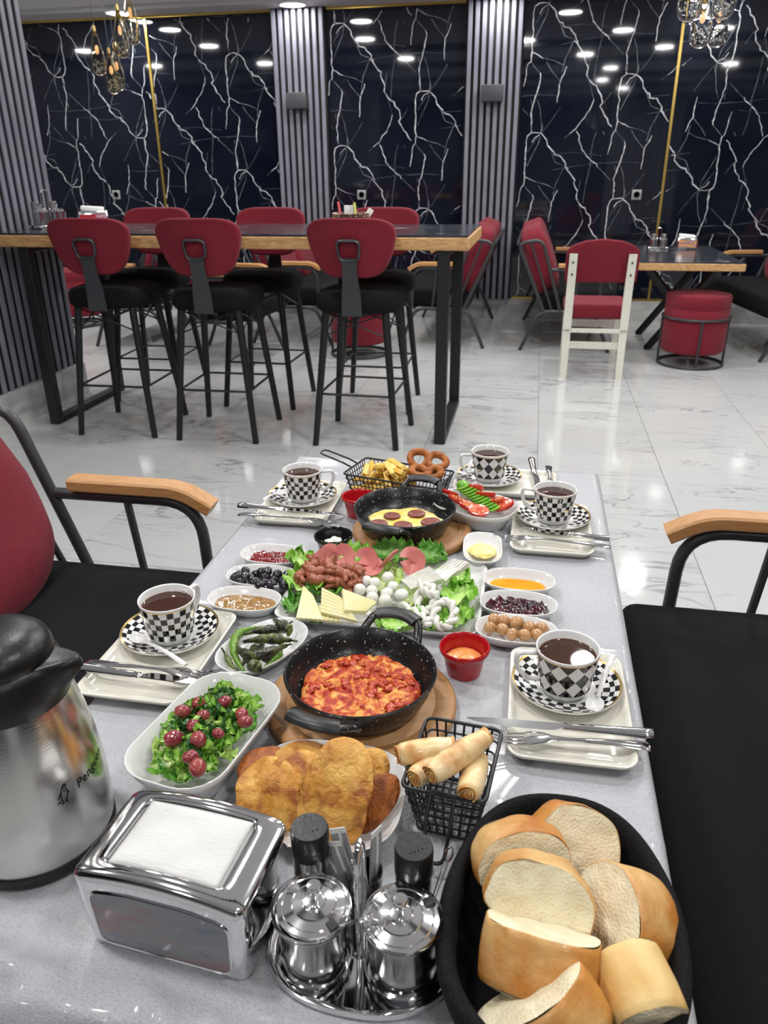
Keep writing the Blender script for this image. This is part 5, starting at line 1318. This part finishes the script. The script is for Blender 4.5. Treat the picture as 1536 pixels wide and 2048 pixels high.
for i, (px, py, dz, R, rot, lb) in enumerate(((838, 918, .070, .0195, (.75, .0, .2), 'onion ring standing at the top left of the four'), (874, 923, .066, .0200, (.45, .2, -.2), 'onion ring at the top right of the four'), (840, 944, .060, .0185, (.15, .2, .1), 'onion ring lying flat at the front left'), (868, 947, .060, .0165, (.3, -.3, 0), 'onion ring half hidden at the front right'), (852, 950, .042, .0190, (.1, .1, 0), 'onion ring underneath the others'))):
    mb = MB(); n = 40
    rings = []
    for j in range(n):
        a = 2 * pi * j / n; rr_ = R * (1 + .06 * sin(3 * a + i)); ring = []
        for k2 in range(10):
            b = 2 * pi * k2 / 10; q_ = .0078 * (1 + .16 * noise.noise(Vector((cos(a) * 5, sin(a) * 5, cos(b) + i)))); ring.append(((rr_ + q_ * cos(b)) * cos(a), (rr_ + q_ * cos(b)) * sin(a), q_ * 1.1 * sin(b)))
        rings.append(ring)
    mb.loft(rings, loop=True)
    local('onion_ring', 'breaded ' + lb, 'onion ring', W(px, py, dz), mb, M_on, rot)
# ================================================================= the near end of the table
# --- thermos jug
M_brush = mat('brushed_steel', (0.70, 0.69, 0.67), 0.20, 1.0, aniso=0.5, bump=.05, bscale=60, stretch=(1, 1, 16), rv=.03, scale=40)
M_plas = mat('black_plastic', (0.006, 0.006, 0.007), 0.36, bump=.15, bscale=220)
th = thing('thermos_jug', 'brushed steel thermos jug with black lid and spout beside the napkin holder', 'thermos', (-0.489, 0.545, T + .002))
BP = [(0.077, .016), (0.0785, .022), (0.0788, .050), (0.0775, .085), (0.0745, .115), (0.070, .145), (0.0645, .172), (0.0580, .196), (0.0545, .206)]
MB().lathe([(.070, .016)] + BP + [(.045, .208)], 72).build('steel_body', M_brush, th, angle=50)
MB().lathe([(.070, 0), (.0765, .001), (.0785, .004), (.0785, .016), (.0765, .018), (.06, .018)], 64).build('base_ring', M_plas, th, angle=50)
co = MB()
prof = [(.0610, .186), (.0618, .192), (.0605, .204), (.0560, .220), (.0530, .228), (.050, .230)]
seg = 64; rings = []
for r, z in prof:
    ring = []
    for j in range(seg):
        a = 2 * pi * j / seg; d = ((a - 0.10 + pi) % (2 * pi)) - pi
        k = exp(-(d / .26) ** 2) * max(0, min(1, (z - .194) / .026)); ring.append(((r + .030 * k) * cos(a), (r + .030 * k) * sin(a), z + .004 * k))
    rings.append(ring)
co.loft(rings).build('spout_collar', M_plas, th, angle=60)
MB().lathe([(.050, .226), (.0525, .230), (.052, .236), (.048, .246), (.040, .253), (.027, .257), (.010, .259), (.001, .259)], 48).build('lid', M_plas, th, angle=60)
MB().tube(fillet([(-.050, -.02, .225), (-.105, -.04, .222), (-.118, -.045, .13), (-.100, -.038, .05), (-.072, -.028, .045)], .03, 6), .010, 10, flat=1.4).build('handle', M_plas, th)
def rad(z):
    for (r0, z0), (r1, z1) in zip(BP, BP[1:]):
        if z0 <= z <= z1: return r0 + (r1 - r0) * (z - z0) / (z1 - z0)
    return BP[0][0]
M_ink = mat('black_ink', (0.006, 0.006, 0.007), 0.5)
def wrap(name, polys, a0, z0, tilt, off=.0004):
    """lay flat print (x to the right, y up, metres) on the steel body round angle a0, height z0"""
    mb = MB(); c, s = cos(tilt), sin(tilt)
    for P, F in polys:
        V = []
        for x, y in P:
            X, Y = x * c - y * s, x * s + y * c; z = z0 + Y; r = rad(z) + off; a = a0 + X / r
            V.append((r * cos(a), r * sin(a), z))
        mb.add(V, F)
    return mb.build(name, M_ink, th, smooth=False)
def text_polys(body, size, shear=0.15):
    cu = bpy.data.curves.new('lettering', 'FONT'); cu.body = body; cu.size = size; cu.shear = shear; cu.resolution_u = 4; cu.space_character = 1.05
    o = bpy.data.objects.new('lettering', cu); COL.objects.link(o)
    dg = bpy.context.evaluated_depsgraph_get(); me = o.evaluated_get(dg).to_mesh()
    bm = bmesh.new(); bm.from_mesh(me); bmesh.ops.triangulate(bm, faces=bm.faces[:])
    P = [(v.co.x, v.co.y) for v in bm.verts]; F = [tuple(v.index for v in f.verts) for f in bm.faces]; bm.free()
    bpy.data.objects.remove(o); return P, F
A0 = radians(-23)
wrap('lettering', [text_polys('Penguen', .0140)], A0 + .12, .094, radians(6))
def stroke(pts, w):
    P = []; F = []
    for i, (x, y) in enumerate(pts):
        a = pts[max(0, i - 1)]; b = pts[min(len(pts) - 1, i + 1)]; d = math.hypot(b[0] - a[0], b[1] - a[1]) or 1; nx, ny = -(b[1] - a[1]) / d * w, (b[0] - a[0]) / d * w
        P += [(x + nx, y + ny), (x - nx, y - ny)]
        if i: F.append((2 * i - 2, 2 * i - 1, 2 * i + 1, 2 * i))
    return P, F
k_ = .00042
bird = [[(0, 44), (4, 47), (8, 46), (13, 43), (8, 42)], [(8, 42), (9, 36), (12, 28), (12, 18), (9, 8), (5, 3)], [(0, 44), (-3, 38), (-6, 30), (-8, 18), (-6, 8), (-1, 3)], [(-3, 36), (-9, 26), (-14, 17), (-18, 13)], [(9, 34), (15, 26), (19, 19)], [(-6, 8), (-14, 4), (-20, 3)],
        [(-1, 3), (-5, 0), (-9, -1), (-1, -1)], [(5, 3), (9, 1), (13, 0), (5, -1)], [(2, 38), (4, 32), (3, 26)]]
wrap('emblem', [stroke([(x * k_ * .8, y * k_) for x, y in s], .00055) for s in bird] + [([(0 * k_, 40 * k_), (6 * k_, 40 * k_), (8 * k_, 44 * k_), (4 * k_, 47 * k_), (0, 45 * k_)], [(0, 1, 2, 3, 4)])], A0 - .10, .090, radians(-6))

# --- napkin holder
nh = thing('napkin_holder', 'large chrome napkin holder full of white napkins in front of the thermos', 'napkin holder', (-0.283, 0.478, T + .002), radians(-5))
mb = MB(); a_, b_ = .084, .054
def nr(a, b, r, z, arch=0.0, k=8): return [(x, y, z - arch * ((x / .084) ** 2) * 1.0) for x, y, z in rr(a, b, r, z, k)]
def nrd(a, b, r, z, arch=0.0):      # subdivided rounded rectangle so that the arch shows
    base = rr(a, b, r, z, 5); out = []
    for i, p in enumerate(base):
        q = base[(i + 1) % len(base)]; n = max(1, int(math.hypot(q[0] - p[0], q[1] - p[1]) / .008)) if i % 6 == 5 else 1
        n = {5: 16, 11: 10, 17: 16, 23: 10}.get(i, 1)
        for t in range(n): x = p[0] + (q[0] - p[0]) * t / n; y = p[1] + (q[1] - p[1]) * t / n; out.append((x, y, z - arch * (x / .084) ** 2))
    return out
L_ = [nrd(.074, .044, .010, .001), nrd(.079, .049, .010, 0), nrd(.080, .050, .010, .004), nrd(.0825, .0525, .010, .050, .002), nrd(.0835, .0535, .010, .088, .008), nrd(.084, .054, .010, .0955, .010), nrd(.0825, .0525, .010, .099, .010), nrd(.080, .050, .009, .1005, .010),
      nrd(.060, .0405, .008, .1015, .010), nrd(.0585, .039, .008, .1005, .010), nrd(.0583, .0388, .008, .088, .010), nrd(.0583, .0388, .008, .084, .0)]
mb.loft(L_).build('chrome_body', M_chrome, nh, angle=50)
M_nap = mat('napkin_paper', (0.66, 0.66, 0.65), 0.92, bump=.5, bscale=240, stretch=(.25, 3, 3))
for i in range(4):
    q = MB(); z0 = .082 + .0045 * i
    def fn(u, v, z0=z0, i=i):
        x = (u - .5) * (.113 - .002 * i); y = (v - .5) * .075; e = min(1, 9 * min(u, 1 - u)) * min(1, 9 * min(v, 1 - v))
        return (x, y, z0 + .0045 * (1 - (x / .06) ** 2) * .6 + .0022 * e * (i == 3) * (1 + noise.noise(Vector((x * 40, y * 40, 2)))) + (.0012 * e * exp(-((u - .48 - .2 * v) / .03) ** 2) if i == 3 else 0))
    q.grid(24, 20, fn); o = q.build('napkin', M_nap, nh, angle=180)
    s = o.modifiers.new('t', 'SOLIDIFY'); s.thickness = .003; s.offset = -1
def pic_mat():
    return mat('napkin_picture', (0.17, 0.175, 0.19), 0.10, col2=(0.22, 0.12, 0.12), scale=16, stretch=(.6, 1, 2.2), lo=.48, hi=.62, dist=.8, coat=.8, col3=(0.10, 0.12, 0.20), scale3=22, lo3=.6, hi3=.72)
for s in (-1, 1):
    fr = []
    W2, Z0, Z1 = .066, .008, .078
    out = [(x, z) for x, y, z in [(p.x, 0, p.z) for p in fillet([(-W2, 0, Z0), (W2, 0, Z0), (W2 + .003, 0, Z1 - .006), (.03, 0, Z1 + .001), (-.03, 0, Z1 + .001), (-W2 - .003, 0, Z1 - .006)], .012, 5, True)]]
    pm = MB(); pm.loft([[(x, s * (.0502 + .0000 + .048 * (z) * 1.0 * .9 * .999 * (.0035 / .0045) * .9 + d), z) for x, z in out] for d in (-.004, .0012)])
    pm.build('picture_window', pic_mat(), nh, smooth=False)
    bz = MB(); bz.tube([(x, s * (.0502 + .0306 * z + .001), z) for x, z in out], .0013, 6, closed=True); bz.build('window_bezel', M_chrome, nh)

# --- condiment set
ST = Vector((-0.115, 0.470, T + .002))
st = thing('cruet_stand', 'oval chrome condiment stand with upright loop handle between the napkin holder and bread', 'condiment stand', ST)
def bean(s, z):
    R = []
    for j in range(72):
        a = 2 * pi * j / 72; c, q = cos(a), sin(a); R.append((.088 * s * math.copysign(abs(c) ** .8, c), (.060 * s) * math.copysign(abs(q) ** .85, q) * (1 - .05 * cos(2 * a)), z))
    return R
MB().loft([bean(.95, 0), bean(.99, .001), bean(1.0, .004), bean(.985, .007), bean(.94, .0078), bean(.90, .0062), bean(.3, .0060)]).build('stand_base', M_chrome, st, angle=50)
hd = fillet([(0, -.010, .006), (0, -.011, .120), (0, -.004, .134), (0, .006, .134), (0, .011, .120), (0, .010, .006)], .010, 6)
MB().tube(hd, .0030, 10).build('loop_handle', M_chrome, st)
for (x, y, r) in ((-.040, -.018, .0335), (.040, -.014, .0335), (-.056, .038, .019), (.042, .036, .019)):
    MB().tube([(x + r * cos(a * pi / 18), y + r * sin(a * pi / 18), .012) for a in range(36)], .0016, 6, closed=True).build('holder_ring', M_chrome, st)
M_acr = mat('clear_acrylic', (0.95, 0.96, 0.97), 0.03, trans=1.0, ior=1.3)
M_potc = mat('pot_chrome', (0.74, 0.74, 0.74), 0.12, 1.0)
def sugar(label, x, y, lid_tilt, slot):
    t = thing('sugar_pot', label, 'sugar pot', ST + Vector((x, y, .0062)))
    MB().lathe([(.024, 0), (.029, .001), (.0295, .004), (.0300, .056), (.0312, .058), (.0312, .060), (.0285, .060), (.028, .01), (.001, .008)], 56).build('pot_body', M_potc, t, angle=40)
    MB().lathe([(.0318, .058), (.0345, .061), (.0350, .066), (.0343, .067), (.0335, .0655), (.0312, .061)], 56, cap0=False, cap1=False).build('clear_collar', M_acr, t)

    mb = MB(); pr = [(.0325, .0620), (.0332, .0640), (.0326, .0655), (.029, .0665), (.0282, .0660), (.0274, .0668), (.020, .0688), (.0192, .0682), (.0184, .0692), (.011, .0705), (.0102, .070), (.0095, .0707), (.006, .0712), (.001, .0712)]
    mb.lathe(pr, 64)
    lo = mb.build('lid', mat('lid_chrome', (0.88, 0.88, 0.89), 0.10, 1.0), t, angle=25, rot=lid_tilt)
    MB().lathe([(.0035, .070), (.0038, .079), (.0062, .084), (.0070, .087), (.0060, .0895), (.001, .0900)], 28).build('knob', M_chrome, lo, angle=50)
    MB().box((slot[0], slot[1], .0672), (.009, .008, .004), Matrix.Rotation(atan2(slot[1], slot[0]), 3, 'Z')).build('spoon_slot', M_ink, lo, smooth=False)
    return t
sugar('left round chrome sugar pot with ribbed lid on the condiment stand', -.040, -.018, (-.03, .03, 0), (.021, -.018))
sugar('right round chrome sugar pot with ribbed lid on the condiment stand', .040, -.014, (.02, -.02, 0), (.022, .018))
def shaker(label, x, y, holes, h=.098):
    t = thing('shaker', label, 'shaker', ST + Vector((x, y, .0062)))
    MB().lathe([(.014, 0), (.0168, .001), (.0172, .004), (.0172, h - .030), (.012, h - .029)], 40).build('steel_body', M_brush, t, angle=40)
    cp = MB().lathe([(.0175, h - .030), (.0178, h - .029), (.0178, h - .003), (.0168, h), (.001, h)], 40).build('cap', M_plas, t, angle=40)
    for k in range(holes): MB().lathe([(.0009, 0), (.0009, .0003)], 10).build('hole', mat('hole', (0.001, 0.001, 0.001), .9), cp, loc=(.010 - .0032 * (holes - 1 - k) - .002, -.006 - .0022 * (holes - 1 - k) + .004, h), smooth=False)
shaker('steel shaker with black cap and two holes, on the left of the stand', -.056, .038, 2)
shaker('steel shaker with black cap and four holes, on the right of the stand', .042, .036, 4, .095)
cpn = thing('toothpick_cup', 'small dark cup behind the loop handle holding wrapped toothpicks', 'cup', ST + Vector((-.006, .040, .0062)))
MB().lathe([(.013, 0), (.0165, .001), (.018, .050), (.0165, .050), (.015, .003), (.001, .003)], 32).build('cup_body', mat('dark_chrome', (0.10, 0.10, 0.11), 0.10, 1.0), cpn, angle=50)
def net_mat():
    m = bpy.data.materials.new('packet_print'); m.use_nodes = True; nt = m.node_tree; L = nt.links.new; b = nt.nodes['Principled BSDF']; b.inputs['Roughness'].default_value = .35
    tc = _n(nt, 'ShaderNodeTexCoord'); sp = _n(nt, 'ShaderNodeSeparateXYZ'); L(tc.outputs['Object'], sp.inputs[0])
    def M(op, a, c=None):
        q = _n(nt, 'ShaderNodeMath', operation=op)
        for i, w in enumerate((a, c)):
            if w is None: continue
            if isinstance(w, (int, float)): q.inputs[i].default_value = w
            else: L(w, q.inputs[i])
        return q.outputs[0]
    u = M('ADD', sp.outputs[0], M('MULTIPLY', sp.outputs[2], .8)); v = M('SUBTRACT', sp.outputs[0], M('MULTIPLY', sp.outputs[2], .8))
    f = M('MAXIMUM', M('GREATER_THAN', M('FRACT', M('MULTIPLY', u, 420)), .78), M('GREATER_THAN', M('FRACT', M('MULTIPLY', v, 420)), .78))
    f = M('MAXIMUM', f, M('LESS_THAN', M('ABSOLUTE', M('SUBTRACT', sp.outputs[0], .001)), .0014))
    mx = _n(nt, 'ShaderNodeMix', data_type='RGBA'); L(f, mx.inputs[0]); mx.inputs[6].default_value = (0.02, 0.02, 0.02, 1); mx.inputs[7].default_value = (0.78, 0.78, 0.78, 1); L(mx.outputs[2], b.inputs['Base Color'])
    return m
M_net = net_mat()
for k, (x, y, ry, rz, h, lb) in enumerate(((-.008, .004, -.18, .15, .094, 'tallest wrapped toothpick packet, leaning left'), (-.004, -.004, -.30, -.1, .082, 'wrapped toothpick packet in front of the tallest one'), (-.010, .002, -.42, .1, .070, 'wrapped toothpick packet leaning furthest left'), (.009, .002, .06, 1.1, .092, 'narrow upright wrapped toothpick packet at the right'), (.002, -.006, -.12, -.3, .060, 'shortest wrapped toothpick packet in the middle'))):
    mb = MB(); wv = .0075
    mb.loft([[(-w, -d, z), (w, -d, z), (w, d, z), (-w, d, z)] for z, w, d in ((0, wv, .0005), (h * .3, wv, .0012), (h * .8, wv, .0012), (h * .93, wv, .0003))])
    o = mb.build('packet_body', M_net, smooth=False); t = thing('toothpick_packet', lb + ' in the dark cup', 'packet', ST + Vector((-.006 + x, .040 + y, .0112)), rot=(0, ry, rz)); o.parent = t
    MB().box((0, 0, h * .965), (wv * 2, .0006, h * .07)).build('paper_tab', mat('sachet_white', (0.8, 0.8, 0.78), 0.5), t, smooth=False)
# clear plastic spoons standing in the pots
def pspoon(label, p, q):
    t = thing('sugar_spoon', label, 'spoon', (0, 0, 0)); d = (q - p); n = d.normalized()
    mb = MB(); mb.tube([p, q], .0020, 8, flat=.6, radii=[.0016, .0024]); e = q + n * .006; s_ = n.cross(Vector((0, 0, 1))).normalized()
    mb.tube([q + n * .006 + n * (.006 * cos(a)) + s_ * (.0034 * sin(a)) for a in [2 * pi * i / 16 for i in range(16)]], .0012, 6, closed=True)
    mb.build('spoon_handle', M_acr, t)
pspoon('clear plastic spoon standing in the right sugar pot', ST + Vector((.062, .004, .068)), W(893, 1722, .100))
pspoon('clear plastic spoon lying from the left sugar pot across to the right one', ST + Vector((-.018, -.036, .072)), ST + Vector((.006, -.030, .080)))

# --- bread basket
M_bb = mat('basket_cloth', (0.003, 0.003, 0.0035), 0.9, col2=(0.007, 0.007, 0.008), scale=300, bump=.5, bscale=400, spec=.25)
bc = thing('bread_basket', 'black cloth-covered oval basket full of bread slices', 'basket', (0.060, 0.496, T + .002), radians(-3))
def egg_ring(o, z):
    return [(x * (1 - .10 * (y / .15)), y, z + .0015 * sin(6 * atan2(y, x) + 1)) for x, y, z in ell(.106 + o, .143 + o, z, 72, p=2.25)]
MB().loft([egg_ring(-.030, 0), egg_ring(-.018, .002), egg_ring(-.006, .030), egg_ring(-.001, .052), egg_ring(-.001, .060), egg_ring(-.006, .065), egg_ring(-.012, .063), egg_ring(-.016, .055), egg_ring(-.020, .030), egg_ring(-.034, .010), egg_ring(-.06, .007)]).build('basket_body', M_bb, bc, angle=180)
M_crust = mat('bread_crust', (0.62, 0.29, 0.06), 0.48, col2=(0.44, 0.15, 0.02), scale=16, lo=.35, hi=.68, col3=(0.80, 0.58, 0.26), scale3=11, lo3=.50, hi3=.72, bump=.9, bscale=70, bdetail=6, detail=7, coat=.1)
M_crustp = mat('pale_crust', (0.78, 0.58, 0.26), 0.5, col2=(0.62, 0.34, 0.08), scale=14, lo=.4, hi=.68, bump=.5, bscale=90, bdetail=5)
def crumb_mat():
    m = mat('bread_crumb', (0.82, 0.74, 0.53), 0.85, col2=(0.72, 0.62, 0.41), scale=45, lo=.4, hi=.65, sss=.15)
    nt = m.node_tree; b = nt.nodes['Principled BSDF']; tc = [n for n in nt.nodes if n.type == 'TEX_COORD'][0]
    v = _n(nt, 'ShaderNodeTexVoronoi'); v.inputs['Scale'].default_value = 420; v.feature = 'SMOOTH_F1'; nt.links.new(tc.outputs['Object'], v.inputs['Vector'])
    bp = _n(nt, 'ShaderNodeBump'); bp.inputs['Strength'].default_value = .6; bp.inputs['Distance'].default_value = .0018; nt.links.new(v.outputs[0], bp.inputs['Height']); nt.links.new(bp.outputs[0], b.inputs['Normal'])
    return m
M_crumb = crumb_mat()
def axes(n1, n2):
    y = -Vector(n1).normalized(); z = Vector(n2); z = (z - y * z.dot(y)).normalized(); x = y.cross(z)
    return Matrix((x, y, z)).transposed().to_euler()
def bread(label, c, w, h, th_, rot, seed, m=None, skew=0.0):
    t = thing('bread_slice', label, 'bread', c, rot=rot); N = 56
    def prof(s):
        R = []
        for j in range(N):
            a = 2 * pi * j / N; cc, ss = cos(a), sin(a)
            x = w / 2 * math.copysign(abs(cc) ** .85, cc); z = (h * .70 if ss > 0 else h * .30) * math.copysign(abs(ss) ** (.85 if ss > 0 else .6), ss)
            e = 1 + .045 * noise.noise(Vector((cc * 2, ss * 2, seed)))
            R.append((x * s * e + skew * z, z * s * e - .0))
        return R
    rings = []
    for y, s in ((-.5, .965), (-.49, .985), (-.35, 1.0), (-.1, 1.02), (.15, 1.02), (.38, 1.0), (.49, .985), (.5, .965)):
        rings.append([(x, y * th_ + .0025 * noise.noise(Vector((x * 30, z * 30, seed + (y > 0)))), z + .0016 * noise.noise(Vector((x * 50, z * 50, y * 3 + seed)))) for x, z in prof(s)])
    mb = MB(); mb.loft(rings, cap0=False, cap1=False); mb.build('crust', m or M_crust, t, angle=60)
    cr = MB()
    for sd in (-1, 1):
        R = []
        for i in range(12):
            k = .975 * (1 - i / 11 * .98); R.append([(x * k, sd * th_ * .5 + (sd * .0012 * (1 - k ** 6)) + .0025 * noise.noise(Vector((x * k * 60, z * k * 60, seed))) * (1 if i else .3), z * k) for x, z in prof(.995)])
        cr.loft(R, cap0=False, cap1=True) if sd > 0 else cr.loft([r[::-1] for r in R], cap0=False, cap1=True)
        if sd < 0:
            pass
    cr.build('crumb', M_crumb, t, angle=180)
bread('bread slice at the very back of the basket, round crumb face towards the camera', W(1142, 1702, .058), .088, .062, .030, (radians(-42), radians(24), radians(8)), 1)
bread('bread slice at the upper left, crust dome on top', W(1040, 1722, .068), .088, .052, .036, (radians(-22), radians(-6), radians(18)), 2)
bread('bread slice at the right, its round crust bulging to the right', W(1236, 1842, .050), .088, .066, .050, axes((-.75, -.35, .55), (.62, -.22, .72)), 4)
bread('bread slice in the middle with a broad crumb face under an arched crust', W(1074, 1806, .076), .094, .056, .036, (radians(-34), radians(10), radians(-6)), 3)
bread('thick bread slice in front, browned crust facing the camera', W(1078, 1912, .066), .096, .058, .046, (radians(52), radians(0), radians(-8)), 5, M_crust)
bread('pale crusted bread slice at the lower right', W(1262, 1995, .052), .064, .060, .050, (radians(10), radians(10), radians(24)), 7, M_crustp)
bread('bread slice at the bottom edge, large crumb face upwards', W(1085, 2030, .058), .100, .060, .040, (radians(62), radians(-38), radians(10)), 6, M_crust)
